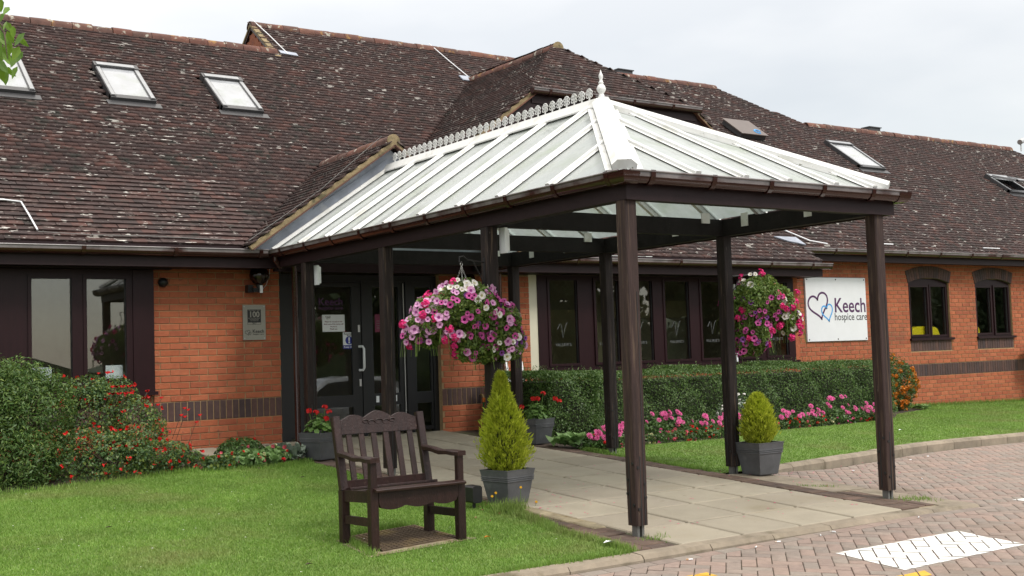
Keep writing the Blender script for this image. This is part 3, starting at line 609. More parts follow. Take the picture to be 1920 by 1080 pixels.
# ridge tiles
def ridge(p, q_, parent, r=.115, L=.30, mt='ridge'):
    p, q_ = Vector(p), Vector(q_); n = max(1, round((q_-p).length/L)); d = (q_-p)/n; dn = d.normalized(); sd_ = dn.cross(Vector((0, 0, 1))).normalized(); u = sd_.cross(dn)
    mb = MB(); prof = [(math.cos(a)*r, math.sin(a)*r*.95-.05) for a in np.linspace(R(-10), R(190), 9)]; inn = [(x*.86, z*.86-.01) for x, z in prof]
    h = d.length/2-.004
    vs = [tuple(Vector((x, sgn*h, z))) for sgn in (-1, 1) for x, z in prof+inn[::-1]]; k = 18
    mb.add(vs, [(i, (i+1) % k, (i+1) % k+k, i+k) for i in range(k)]+[(i+1, i, k-1-i, k-2-i) for i in range(8)]+[(k+i, k+i+1, 2*k-2-i, 2*k-1-i) for i in range(8)])
    me = mb.mesh('ridge_tile', mt); shade(me)
    for i in range(n):
        T = Matrix((sd_, dn, u)).transposed().to_4x4(); T.translation = p+d*(i+.5)+u*random.uniform(-.006, .01)+sd_*random.gauss(0, .004)
        o = put('ridge_tile', me, parent); o.matrix_world = T @ Matrix.Rotation(random.gauss(0, .012), 4, 'X') @ Matrix.Rotation(random.gauss(0, .02), 4, 'Z')
ridge(RPt(-9, 6.33), RPt(2.05, 6.33), roof); ridge(RPt(1.98, 7.5), RPt(13.0, 7.5), roof); ridge(RPt(14.5, 5.93), RPt(22.25, 5.93), roof)
ridge((DX, 4.5, DZ+.0), (DX, 1.86, DZ+.0), dorm); ridge((PX, 1.35, PZ), (PX, PY, PZ), porch, .10)
q = MB(); q.disc((DX, 1.87, DZ-.02), (0, -1, 0), .105, .02, 14); q.build('ridge_end', 'mortar_verge', dorm)
q = MB(); q.disc((PX, PY+.01, PZ-.02), (0, -1, 0), .09, .02, 14); q.build('ridge_end', 'mortar_verge', porch)
# verges: mortar bedding, tile undercloak, bargeboard
def verge(cx, zr, sl, y, x0, x1, parent, board=True, depth=.22):
    for sg in (-1, 1):
        a = Vector((cx+sg*x0, y, zr-sl*x0)); e_ = Vector((cx+sg*x1, y, zr-sl*x1)); nrm = Vector((sg*sl, 0, 1)).normalized()
        MB().bar(a+Vector((0, .015, 0))-nrm*.035, e_+Vector((0, .015, 0))-nrm*.035, .05, .05, nrm).build('verge_mortar', 'mortar_verge', parent)
        MB().bar(a+Vector((0, -.012, 0))-nrm*.066, e_+Vector((0, -.012, 0))-nrm*.066, .07, .012, nrm).build('verge_undercloak', 'tile_edge', parent)
        if board: MB().bar(a+Vector((0, .03, 0))-nrm*(.075+depth/2), e_+Vector((0, .03, 0))-nrm*(.075+depth/2), .025, depth, nrm).build('bargeboard', 'fascia', parent)
verge(DX, DZ, DSL, DY-.01, (DZ-4.89)/DSL+.02, 4.05, dorm, True, .26); verge(PX, PZ, PSL, PY-.01, .03, 1.93, porch, False)
# high gable end above the left ridge, tile hung
ga = RPt(2.03, 7.46); gy = ga.y
q = MB(); q.prism([(2.05, gy-1.6, ga.z-1.22), (2.05, gy, ga.z-.02), (2.05, gy+1.6, ga.z-1.22)], (.1, 0, 0)); gw = q.build('gable_end', 'mortar', bld)
hv = [(-.08, 0, 0), (.08, 0, 0), (.08, .015, .115), (-.08, .015, .115), (-.08, -.012, 0), (.08, -.012, 0)]
for r_ in range(11):
    z = ga.z-1.15+r_*.1; hw = (ga.z-z-.16)/math.tan(TH)
    n = int(2*hw/.165)
    for i in range(max(0, n)):
        yy = gy-hw+(i+.5)*2*hw/n
        q = MB(); wq = hw/n-.003; q.box(-.022, 0, -wq, wq, 0, .097); put('hung_tile', q.mesh('hung_tile', 'tile_red'), gw, loc=(2.048, yy, z), rot=(0, -.07, 0))
for sg in (-1, 1):
    a = Vector((2.03, gy, ga.z+.0)); L_ = 1.10 if sg < 0 else 1.55; e_ = Vector((2.03, gy+sg*L_, ga.z-L_*math.tan(TH)))
    MB().bar(a, e_, .10, .035, (0, 0, 1)).build('verge_mortar', 'mortar_verge', gw)
    MB().bar(a+Vector((-.02, 0, -.05)), e_+Vector((-.02, 0, -.05)), .03, .04, (0, 0, 1)).build('bargeboard', 'wood_dark', gw)
# lightning conductor tapes, lead soakers
def tape(pts, r=.012, mt='white_clean', parent=roof, nm='conductor_tape'): MB().tube(pts, r, 5).build(nm, mt, parent)
tape([RPt(2.05, 7.62, .06), RPt(2.15, 6.95, .05), RPt(2.22, 6.2, .045)], .009); tape([RPt(5.62, 7.62, .06), RPt(5.68, 6.9, .05), RPt(5.74, 6.2, .05)], .009)
tape([RPt(-6, .74, .04), RPt(-3.1, .76, .045), RPt(-2.93, .72, .05), RPt(-2.9, .45, .05), RPt(-2.87, .12, .05)], .010); tape([RPt(-2.87, .10, .04), RPt(-2.3, .07, .036), RPt(-1.7, .085, .034), RPt(-1.1, .055, .036), RPt(-.7, .05, .034)], .0035, 'galv')
tape([(-.62, PY+.02, 2.40+.03), (.3, PY+.06, 3.06), (PX-.12, PY+.08, PZ+.05), (PX-.05, 0, PZ+.1)], .003, 'galv', parent=porch)
tape([RPt(9.25, .9, .04), RPt(9.55, .55, .05), RPt(9.9, .47, .05)], .012); tape([RPt(11.0, .56, .04), RPt(11.7, .54, .05)], .012); tape([RPt(14.4, .56, .04), RPt(14.9, .54, .05)], .01)
q = MB(); q.prism([RPt(2.1, 6.22, .03), RPt(2.4, 6.18, .03), RPt(2.4, 6.30, .03), RPt(2.1, 6.34, .03)], en*.012); q.build('lead_soaker', 'lead', roof)
q = MB(); q.prism([RPt(8.78, .66, .03), RPt(9.0, .52, .03), RPt(9.33, .42, .03), RPt(9.3, .66, .03)], en*.02); q.build('lead_soaker', 'lead', roof)
q = MB(); q.prism([RPt(5.55, 6.0, .03), RPt(5.9, 6.0, .03), RPt(5.9, 6.2, .03), RPt(5.55, 6.2, .03)], en*.02); q.build('lead_soaker', 'lead', roof)
# roof vents on the ridges
for x, s in ((10.4, 7.6), (16.9, 6.05)):
    p = RPt(x, s); q = MB(); q.box(p.x-.2, p.x+.2, p.y-.1, p.y+.1, p.z-.05, p.z+.055); q.box(p.x-.22, p.x+.22, p.y-.13, p.y+.13, p.z+.055, p.z+.075); q.build('ridge_vent', 'velux', roof)
# skylights
def skylight(x0, x1, s0, s1, opened=0., blind=False):
    P = lambda x, s, h: RPt(x, s, h)
    q = MB(); t = .075
    def slat(a0, a1, b0, b1, h0, h1): q.prism([P(a0, b0, h0), P(a1, b0, h0), P(a1, b1, h0), P(a0, b1, h0)], en*(h1-h0))
    slat(x0, x0+t, s0, s1, -.02, .085); slat(x1-t, x1, s0, s1, -.02, .085); slat(x0, x1, s0-.03, s0+t, -.02, .075); slat(x0-.005, x1+.005, s1-.12, s1+.02, -.02, .105)
    fr = q.build('skylight', 'velux', bld)
    q = MB(); slat_ = lambda a0, a1, b0, b1, h0, h1: q.prism([P(a0, b0, h0), P(a1, b0, h0), P(a1, b1, h0), P(a0, b1, h0)], en*(h1-h0))
    slat_(x0+.012, x0+t-.012, s0+.02, s1-.13, .0855, .094); slat_(x1-t+.012, x1-.012, s0+.02, s1-.13, .0855, .094); slat_(x0+.03, x1-.06, s1-.105, s1-.02, .1055, .116); q.build('frame', 'velux_light', fr)
    q = MB(); tl = opened
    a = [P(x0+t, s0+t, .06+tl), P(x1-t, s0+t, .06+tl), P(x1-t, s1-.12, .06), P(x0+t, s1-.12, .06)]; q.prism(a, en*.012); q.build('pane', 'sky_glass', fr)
    q = MB(); slat_(x0-.06, x1+.06, s0-.16, s0-.03, .022, .03); q.build('apron_flashing', 'velux', fr)
    q = MB(); slat_(x0+t, x1-t, s0+t, s1-.12, -.25, -.24); q.build('lining', 'interior_cream', fr)
    if opened:
        for xx in (x0+t, x1-t-.05):
            q = MB(); q.prism([P(xx, s0, .09+tl), P(xx+.05, s0, .09+tl), P(xx+.05, s1-.1, .09), P(xx, s1-.1, .09)], en*.05); q.build('sash', 'velux_light', fr)
        q = MB(); q.prism([P(x0+t, s0, .09+tl), P(x1-t, s0, .09+tl), P(x1-t, s0+.06, .09+tl), P(x0+t, s0+.06, .09+tl)], en*.05); q.build('sash', 'velux_light', fr)
for i, sk_ in enumerate(SKY): skylight(*sk_, opened=.22 if i == 4 else 0)
# solar box / roof vent panel behind the canopy
q = MB(); q.prism([RPt(11.45, 4.72, .03), RPt(12.15, 4.72, .03), RPt(12.15, 5.34, .03), RPt(11.45, 5.34, .03)], en*.10); bx = q.build('roof_box', 'velux', bld)
q = MB(); q.prism([RPt(11.42, 4.69, .13), RPt(12.18, 4.69, .13), RPt(12.18, 5.37, .13), RPt(11.42, 5.37, .13)], en*.02); q.build('lid', mat('bronze_lid', [(.11, .085, .075)], .45, 4, (.9, 1.1)), bx)
q = MB(); c = RPt(11.98, 4.84, .152); q.tube([c+(ex*math.cos(a)*.075+es*math.sin(a)*.075) for a in np.linspace(0, 5.0, 14)], .018, 5); q.build('round_emblem', 'blue_ink', bx)

# walls -----------------------------------------------------------------
BL, BH, BG = .215, .065, .0045
def bmesh_brick(L, Hh):
    a, c_, e_ = L/2-BG*.0, Hh/2, .003; d = .008
    v = [(-a, 0, -c_), (a, 0, -c_), (a, 0, c_), (-a, 0, c_), (-a, -d+.003, -c_), (a, -d+.003, -c_), (a, -d+.003, c_), (-a, -d+.003, c_), (-a+e_, -d, -c_+e_), (a-e_, -d, -c_+e_), (a-e_, -d, c_-e_), (-a+e_, -d, c_-e_)]
    f = [(8, 9, 10, 11)]+[(i+o, (i+1) % 4+o, (i+1) % 4+4+o, i+4+o) for o in (0, 4) for i in range(4)]
    return v, f
_bc = {}
def brick_me(L, Hh, mt):
    k = (round(L, 3), round(Hh, 3), mt)
    if k not in _bc:
        v, f = bmesh_brick(*k[:2]); q_ = MB(); q_.add(v, f); _bc[k] = q_.mesh('brick', mt)
    return _bc[k]
def brick_wall(x0, x1, z0, z1, y, parent, holes=(), single=True, band=True, phase=0.):
    """mortar sheet with bricks standing proud; holes are (x0,x1,z0,z1) or functions"""
    def hole(xa, xb, za, zb):
        for h in holes:
            if xb > h[0]+.001 and xa < h[1]-.001 and zb > h[2]+.001 and za < h[3]-.001: return h
        return None
    cuts = sorted(set([x0, x1]+[h[0] for h in holes]+[h[1] for h in holes])); zc = sorted(set([z0, z1]+[h[2] for h in holes]+[h[3] for h in holes]))
    q_ = MB()
    for a, b_ in zip(cuts[:-1], cuts[1:]):
        for c_, d_ in zip(zc[:-1], zc[1:]):
            if a >= x0-1e-6 and b_ <= x1+1e-6 and d_ <= z1+1e-6 and c_ >= z0-1e-6 and not hole(a, b_, c_, d_): q_.box(a, b_, y, y+.1, c_, d_)
    wl = q_.build('brick_wall', 'mortar', parent); Ts = []; stuff = {}
    def lay(cx, cz, L, Hh, mt, nm):
        if L < .02: return
        if single: put(nm, brick_me(L, Hh, mt), wl, loc=(cx, y+random.uniform(-.0015, .0015), cz), rot=(random.gauss(0, .004), random.gauss(0, .003), random.gauss(0, .004)))
        else:
            v, f = bmesh_brick(L, Hh); mb = stuff.setdefault(mt, MB()); mb.add([(p[0]+cx, p[1]+y+random.uniform(-.001, .001), p[2]+cz) for p in v], f)
    kk = 0
    rows = []
    z = .605
    while z < z1-.02: rows.append((z, z+.075)); z += .075
    z = .38
    while z > z0-.06: rows.append((z-.075, z)); z -= .075
    for za, zb in rows:
        zc0 = (za+zb)/2; idx = round((za-.605)/.075) if za > .6 else round((.38-zb)/.075)+1
        off = phase+(.1125 if idx % 2 else 0)
        k0 = math.floor((x0-off)/.225)-1
        for k in range(k0, k0+int((x1-x0)/.225)+4):
            a, b_ = off+k*.225+.005, off+(k+1)*.225-.005
            segs = [(max(a, x0), min(b_, x1))]
            for h in holes:
                if zb > h[2]+.005 and za < h[3]-.005:
                    ns_ = []
                    for s0, s1 in segs:
                        if s1 <= h[0] or s0 >= h[1]: ns_.append((s0, s1))
                        else:
                            if s0 < h[0]: ns_.append((s0, h[0]-.003))
                            if s1 > h[1]: ns_.append((h[1]+.003, s1))
                    segs = ns_
            lo, hi = max(za+.005, z0), min(zb-.005, z1)
            if hi-lo < .015: continue
            for s0, s1 in segs:
                if s1-s0 > .03: lay((s0+s1)/2, (lo+hi)/2, round(s1-s0, 2), hi-lo, 'brick', 'brick')
    if band:
        n = int((x1-x0)/.075)
        for i in range(n):
            cx = x0+(i+.5)*(x1-x0)/n
            if not hole(cx-.03, cx+.03, .38, .605): lay(cx, .4925, .0655, .215, 'blue_brick', 'soldier_brick')
    for mt, mb in stuff.items(): mb.build('bricks' if mt == 'brick' else 'soldier_bricks', mt, wl, 'stuff')
    return wl
brick_wall(-1.55, .0, -.02, 2.2, 0, bld, phase=-1.359)
brick_wall(-9, -1.55, -.1, .73, .012, bld, single=False)
brick_wall(2.27, 3.72, 0.0, 2.12, 0, bld, single=False, phase=.05)
brick_wall(3.72, 9.05, -.25, .74, 0.0, bld, single=False, band=True)
WINR = [(12.45, 13.65, 1.07, 2.13), (14.47, 15.64, 1.07, 2.13)]
holes = []
for a, b_, c_, d_ in WINR: holes += [(a, b_, c_-.0, d_+.06), (a-.01, b_+.01, .845, c_)]
brick_wall(9.05, 24, -.32, 2.5, .3, bld, holes, single=False, phase=.09)
q = MB(); q.box(9.05, 9.17, 0.002, .3, -.3, 2.2); q.build('bay_return', 'brick', bld)
# arches and under-sill soldiers on the right wall
for a, b_, c_, d_ in WINR:
    q = MB(); q.box(a-.01, b_+.01, .302, .38, .84, c_); n = 18; cx = (a+b_)/2; hw = (b_-a)/2+.005; rise = .09; Rr = (hw*hw+rise*rise)/(2*rise); za_ = d_-.025; amax = math.asin(hw/Rr)
    wl = q.build('sill_course', 'mortar', bld); pt = lambda an, rr: (cx+rr*math.sin(an), .2875, za_+rise-Rr+rr*math.cos(an))
    an_ = [amax*(2*i/n-1)*1.02 for i in range(n+1)]; q = MB(); q.prism([pt(u, Rr) for u in an_]+[pt(u, Rr+.222) for u in an_[::-1]], (0, .1, 0)); ar_ = q.build('arch', 'joint', bld)
    for i in range(n):
        an = amax*((i+.5)/n*2-1)*1.02; x_, y_, z_ = pt(an, Rr+.1115); put('arch_brick', brick_me(.063, .218, 'blue_brick'), ar_, loc=(x_, .2895, z_), rot=(0, an, 0))
    n = 15
    for i in range(n): put('soldier_brick', brick_me(.070, .20, 'blue_brick'), wl, loc=(a+(i+.5)*(b_-a)/n, .302, .945))
# windows ---------------------------------------------------------------
def window(x0, x1, z0, z1, y, panes, parent=bld, fr=.06, dep=.07, mt='upvc', opener=(), gl='glass'):
    """frame with panes given as (x0,x1,z0,z1)"""
    q = MB(); xs_ = sorted(set([x0, x1]+[p[0] for p in panes]+[p[1] for p in panes])); zs_ = sorted(set([z0, z1]+[p[2] for p in panes]+[p[3] for p in panes]))
    for a, b_ in zip(xs_[:-1], xs_[1:]):
        for c_, d_ in zip(zs_[:-1], zs_[1:]):
            mx_, mz_ = (a+b_)/2, (c_+d_)/2
            if not any(p[0] < mx_ < p[1] and p[2] < mz_ < p[3] for p in panes): q.box(a, b_, y, y+dep, c_, d_)
    wn = q.build('window', mt, parent)
    for i, p in enumerate(panes):
        q = MB(); q.box(p[0]-.004, p[1]+.004, y+.035, y+.039, p[2]-.004, p[3]+.004); q.build('pane', gl, wn)
        o_ = .022 if i in opener else .012
        t = .035
        q = MB(); a, b_, c_, d_ = p
        q.box(a-t, b_+t, y-o_, y-.0005, c_-t, c_+.004); q.box(a-t, b_+t, y-o_, y-.0005, d_-.004, d_+t); q.box(a-t, a+.004, y-o_, y-.0005, c_+.0045, d_-.0045); q.box(b_-.004, b_+t, y-o_, y-.0005, c_+.0045, d_-.0045)
        q.build('frame', mt, wn)
        q = MB(); q.box(b_-.007, b_-.001, y+.02, y+.034, c_, d_); q.build('glazing_bead', 'velux', wn)
    return wn
wl_ = window(-3.25, -1.553, .74, 2.12, -.045, [(-2.88, -2.45, .90, 2.02), (-2.30, -1.86, .90, 2.02)])
for a, b_ in ((-3.25, -2.94), (-1.79, -1.553)): q = MB(); q.box(a, b_, -.06, -.046, .74, 2.12); q.build('side_panel', 'upvc', wl_)
q = MB(); q.box(-3.27, -1.53, -.10, -.04, .70, .74); q.build('sill', 'upvc', wl_); q = MB(); q.box(-3.3, -1.36, -.12, -.0, 2.125, 2.15); q.build('head_trim', 'fascia', wl_)
window(-6.4, -3.25, .74, 2.12, -.045, [(-6.2, -5.4, .9, 2.02), (-5.2, -4.4, .9, 2.02), (-4.2, -3.4, .9, 2.02)])
bayp = [(4.06, 4.56), (4.88, 5.32), (5.48, 5.98), (6.22, 6.72), (6.97, 7.47), (7.76, 8.22), (8.40, 8.89)]
bw = window(3.86, 9.05, .79, 2.13, -.02, [(a, b_, .87, 2.06) for a, b_ in bayp], opener=(1, 5))
q = MB(); q.box(3.84, 9.07, -.09, -.02, .745, .79); q.build('sill', 'upvc', bw)
q = MB(); q.box(7.66, 7.69, -.05, -.022, .80, 2.02); q.build('white_trim', 'white_clean', bw)
q = MB(); q.box(3.72, 3.86, -.004, .09, .6, 2.06); q.box(3.72, 3.86, -.003, .09, 2.06, 2.13); q.build('cream_panel', 'cream', bld)
for a, b_, c_, d_ in WINR:
    md = (a+b_)/2+(.02 if a < 13 else -.0)
    ww = window(a, b_, c_, d_-.03, .335, [(a+.07, md-.05, c_+.075, d_-.10), (md+.06, b_-.07, c_+.065, d_-.09)], opener=(0,) if a < 13 else (1,))
    q = MB(); q.box(a-.03, b_+.05, .25, .334, c_-.03, c_+.012); q.build('sill', 'upvc', ww)
    n = 12; top = [(a+(b_-a)*i/n, .345, d_-.03+.105*(1-(2*i/n-1)**2)) for i in range(n+1)]; q = MB(); q.prism([(a, .345, d_-.0305)]+top[1:-1]+[(b_, .345, d_-.0305)], (0, .05, 0)); q.build('arched_head', 'upvc', ww)
# interiors: floor, back wall, ceiling close the rooms
q = MB(); q.box(-9, 24, 2.6, 2.7, -.3, 2.6); q.box(-9, -8.9, .12, 3.4, -.3, 2.6); q.box(23.9, 24, .42, 3.4, -.3, 2.6); q.box(3.66, 3.72, .12, 3.4, -.3, 2.3); q.box(9.05, 9.15, .42, 3.4, -.3, 2.5); q.box(-.05, 0, .12, 3.4, -.3, 2.3); q.build('interior_wall', 'interior', bld)
q = MB(); q.box(-9, 9.05, .15, 3.4, -.32, .02); q.box(9.05, 24, .45, 3.4, -.32, .02); q.build('interior_floor', 'interior', bld); q = MB(); q.box(-9, 9.05, .02, 3.4, 2.3, 2.34); q.box(9.05, 24, .4, 3.4, 2.5, 2.54); q.build('interior_ceiling', 'interior', bld)
q = MB(); q.box(4.9, 6.6, 2.50, 2.58, .02, 1.75); q.box(7.2, 9.0, 2.5, 2.58, 1.6, 1.9); q.box(6.0, 6.4, 1.6, 1.9, 0, 1.5); q.build('interior_panel', 'interior_cream', bld)
q = MB(); q.box(3.8, 9.0, 1.2, 1.8, .7, .74); q.build('interior_counter', 'interior', bld)
# dormer glazing
q = MB(); q.prism([(DX-3.9, .9, 3.2), (DX+3.9, .9, 3.2), (DX+1.6, .9, 4.86), (DX-1.6, .9, 4.86)], (0, .08, 0)); dg_ = q.build('gable_wall', 'fascia', bld)
for k in range(-2, 2):
    xa, xb = DX+k*.95+.06, DX+(k+1)*.95-.06
    zt = lambda x: min(4.62, DZ-DSL*abs(x-DX)-.42)
    q = MB(); q.prism([(xa, .86, 3.4), (xb, .86, 3.4), (xb, .86, zt(xb)), (xa, .86, zt(xa))], (0, .02, 0)); pn = q.build('window', 'upvc', dg_)
    q = MB(); q.prism([(xa+.05, .85, 3.45), (xb-.05, .85, 3.45), (xb-.05, .85, zt(xb-.05)-.06), (xa+.05, .85, zt(xa+.05)-.06)], (0, .006, 0)); q.build('pane', glass('dormer_glass', (.2, .22, .23), 2.6) if k == -2 else bpy.data.materials['dormer_glass'], pn)
dxh = (DZ-4.89)/DSL
q = MB(); q.box(DX-dxh-.05, DX+dxh+.05, DY-.01, DY+.02, 4.68, 4.86); q.build('fascia_board', 'fascia', bld); q = MB(); q.box(DX-dxh, DX+dxh, DY+.02, .9, 4.66, 4.69); q.build('soffit', 'fascia', bld)
for sg in (-1, 1):
    nr = Vector((sg*DSL, 0, 1)).normalized(); q = MB(); a = Vector((DX+sg*dxh, DY+.02, 4.89))-nr*.32; e_ = Vector((DX+sg*4, DY+.02, DZ-4*DSL))-nr*.32; q.prism([a, e_, e_+Vector((0, .5, 0)), a+Vector((0, .5, 0))], nr*.02); q.build('soffit', 'fascia', bld)
# gutters -----------------------------------------------------------------
def gutter(p, q_, outv, parent, r=.056, brk=.9, caps=True, phase=.3):
    """half-round gutter whose lip runs from p to q; outv points away from the building"""
    p, q_ = Vector(p), Vector(q_); d = (q_-p).normalized(); o_ = Vector(outv).normalized()
    mb = MB(); n = 9; prof = [(o_*math.cos(a)*r+Vector((0, 0, math.sin(a)*r*1.75*(1-.12*math.sin(a)**2)))) for a in np.linspace(math.pi, 2*math.pi, n)]
    inn = [v*.93 for v in prof]
    lip = [prof[-1]+Vector((0, 0, .006))-o_*.002, prof[-1]+Vector((0, 0, .006))-o_*.010]
    ring = prof+lip+inn[::-1]; k = len(ring)
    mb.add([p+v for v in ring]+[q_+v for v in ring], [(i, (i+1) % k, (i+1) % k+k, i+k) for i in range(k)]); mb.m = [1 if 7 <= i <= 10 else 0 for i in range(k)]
    if caps:
        for e_, s_ in ((p, -1), (q_, 1)): mb.prism([e_+v*1.03 for v in prof], d*s_*.008)
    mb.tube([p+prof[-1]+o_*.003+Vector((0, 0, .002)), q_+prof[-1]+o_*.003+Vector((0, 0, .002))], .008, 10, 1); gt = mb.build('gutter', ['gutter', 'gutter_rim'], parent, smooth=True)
    L = (q_-p).length; t = phase
    while t < L-.05:
        c = p+d*t; mb = MB(); pr = [(o_*math.cos(a)*r*1.10+Vector((0, 0, math.sin(a)*r*1.62))) for a in np.linspace(math.pi, 2*math.pi, n)]; pr2 = [v*1.07 for v in pr]
        pr.append(pr[-1]+Vector((0, 0, .012))); pr2.append(pr2[-1]+Vector((0, 0, .012)))
        ring = pr+pr2[::-1]; k = len(ring); h = d*.022
        mb.add([c-h+v for v in ring]+[c+h+v for v in ring], [(i, (i+1) % k, (i+1) % k+k, i+k) for i in range(k)]+[(i+1, i, k-1-i, k-2-i) for i in range(k//2-1)]+[(k+i, k+i+1, 2*k-2-i, 2*k-1-i) for i in range(k//2-1)])
        mb.build('gutter_bracket', 'gutter', gt); t += brk
    return gt
gutter((-9, -.505, 2.33), (-.36, -.505, 2.33), (0, -1, 0), bld, phase=.55, brk=1.0); gutter((2.95, -.505, 2.33), (9.42, -.505, 2.33), (0, -1, 0), bld, brk=.95)
gutter((9.2, -.10, 2.625), (24, -.10, 2.625), (0, -1, 0), bld, brk=.95, phase=.8); gutter((DX-dxh-.08, DY-.075, 4.88), (DX+dxh+.08, DY-.075, 4.88), (0, -1, 0), bld, r=.052, brk=.8)
def fasc(x0, x1, y, z0, z1, nm='fascia_board'): q = MB(); q.box(x0, x1, y, y+.022, z0, z1); q.build(nm, 'fascia', bld)
fasc(-9, -.2, -.44, 2.13, 2.38); fasc(2.85, 9.3, -.44, 2.13, 2.38); fasc(9.2, 24, -.035, 2.43, 2.67)
q = MB(); q.box(9.278, 9.3, -.418, .295, 2.13, 2.42); q.build('fascia_board', 'fascia', bld)
q = MB(); q.box(-9, -.2, -.415, .01, 2.14, 2.165); q.box(2.85, 9.275, -.415, .01, 2.14, 2.165); q.box(9.2, 24, -.012, .32, 2.45, 2.475); q.box(-.2, 2.85, -.3, .01, 2.16, 2.18); q.build('soffit', 'fascia', bld)
q = MB(); q.box(-.2, 2.85, -.35, -.3, 2.10, 2.24); q.build('door_beam', 'upvc', bld)
# lead-clad gable face above the glazed canopy
zc_ = lambda x: PZ-.10-PSL*abs(x-PX)
q = MB(); q.prism([(PX-1.8, -.50, zc_(PX-1.8)), (PX, -.50, zc_(PX)), (PX+1.8, -.50, zc_(PX+1.8)), (PX+1.8, -.50, 2.3), (PX-1.8, -.50, 2.3)], (0, .03, 0)); q.build('lead_gable', 'lead', bld)
for f in (.45, ): q = MB(); q.bar((PX-1.05, -.505, 2.85), (PX-.05, -.505, 3.5), .02, .012, (0, 0, 1)); q.build('lead_roll', 'lead', bld)
# door set ------------------------------------------------------------
dl = [(.10, .50, 'side'), (.50, 1.12, 'leaf'), (1.24, 1.86, 'leaf2'), (1.93, 2.2, 'side2')]
q = MB(); DYv = .08
for a, b_ in ((0.0, .16), (1.155, 1.205), (1.80, 1.90), (2.20, 2.27)): q.box(a, b_, DYv, DYv+.1, .05, 2.1)
q.box(.16, 2.2, DYv+.001, DYv+.099, 2.02, 2.1); q.box(0, .03, -.003, DYv, .05, 2.15); door = q.build('entrance_doors', 'door_alu', bld)
def leaf(x0, x1, gx0, gx1, nm):
    q = MB(); y0, y1 = DYv+.015, DYv+.06; zs_ = [.08, .13, .43, .58, 1.95, 2.02]
    q.box(x0, gx0, y0, y1, .08, 2.02); q.box(gx1, x1, y0, y1, .08, 2.02)
    for a, b_ in ((.08, .13), (.43, .58), (1.95, 2.02)): q.box(gx0, gx1, y0+.0005, y1-.0005, a, b_)
    q.build(nm, 'door_alu', door)
    for a, b_ in ((.13, .43), (.58, 1.95)): q = MB(); q.box(gx0-.004, gx1+.004, y0+.02, y0+.026, a-.004, b_+.004); q.build('pane', 'glass', door)
leaf(.162, 1.153, .34, 1.02, 'door_leaf'); leaf(1.207, 1.798, 1.32, 1.70, 'door_leaf'); leaf(1.902, 2.198, 1.95, 2.17, 'side_light')
q = MB(); q.tube([(1.11, DYv+.012, 1.19), (1.14, DYv-.035, 1.19), (1.15, DYv-.05, 1.16), (1.15, DYv-.05, .92), (1.14, DYv-.035, .89), (1.11, DYv+.012, .89)], .016, 8); q.build('door_handle', 'white_clean', door, smooth=True)
for x, z in ((1.115, 1.42), (1.12, .73)): q = MB(); q.box(x-.014, x+.014, DYv+.004, DYv+.0145, z-.045, z+.045); q.build('lock_plate', 'steel', door)
for x in (1.36, 1.62): q = MB(); q.box(x-.02, x+.02, DYv+.004, DYv+.0145, .47, .55); q.build('push_plate', 'white_clean', door)
q = MB(); q.tube([(1.765, DYv-.004, .1), (1.765, DYv-.004, 2.0)], .006, 6); q.build('edge_strip', 'steel', door)
q = MB(); q.box(.5, 1.1, DYv-.02, DYv+.014, 1.955, 2.0); q.build('closer_rail', 'black', door)
# downpipes
for x, y0 in ((.02, -.47), (3.0, -.47)):
    q = MB(); q.tube([(x-.05, y0-.02, 2.26), (x-.03, y0+.02, 2.2), (x, -.42 if x < 1 else -.35, 2.1), (x, -.42 if x < 1 else -.35, g(x, -.4)+.05), (x, -.55 if x < 1 else -.45, g(x, -.5)+.01)], .034, 10); q.build('downpipe', 'gutter', bld, smooth=True)
# wall vent cowl
q = MB(); q.lathe([(.05, 0), (.058, .03), (.052, .06), (.035, .085), (.01, .1)], (-1.44, -.012, 1.98), 14, (0, -1, 0)); q.build('vent_cowl', 'black', bld, smooth=True)

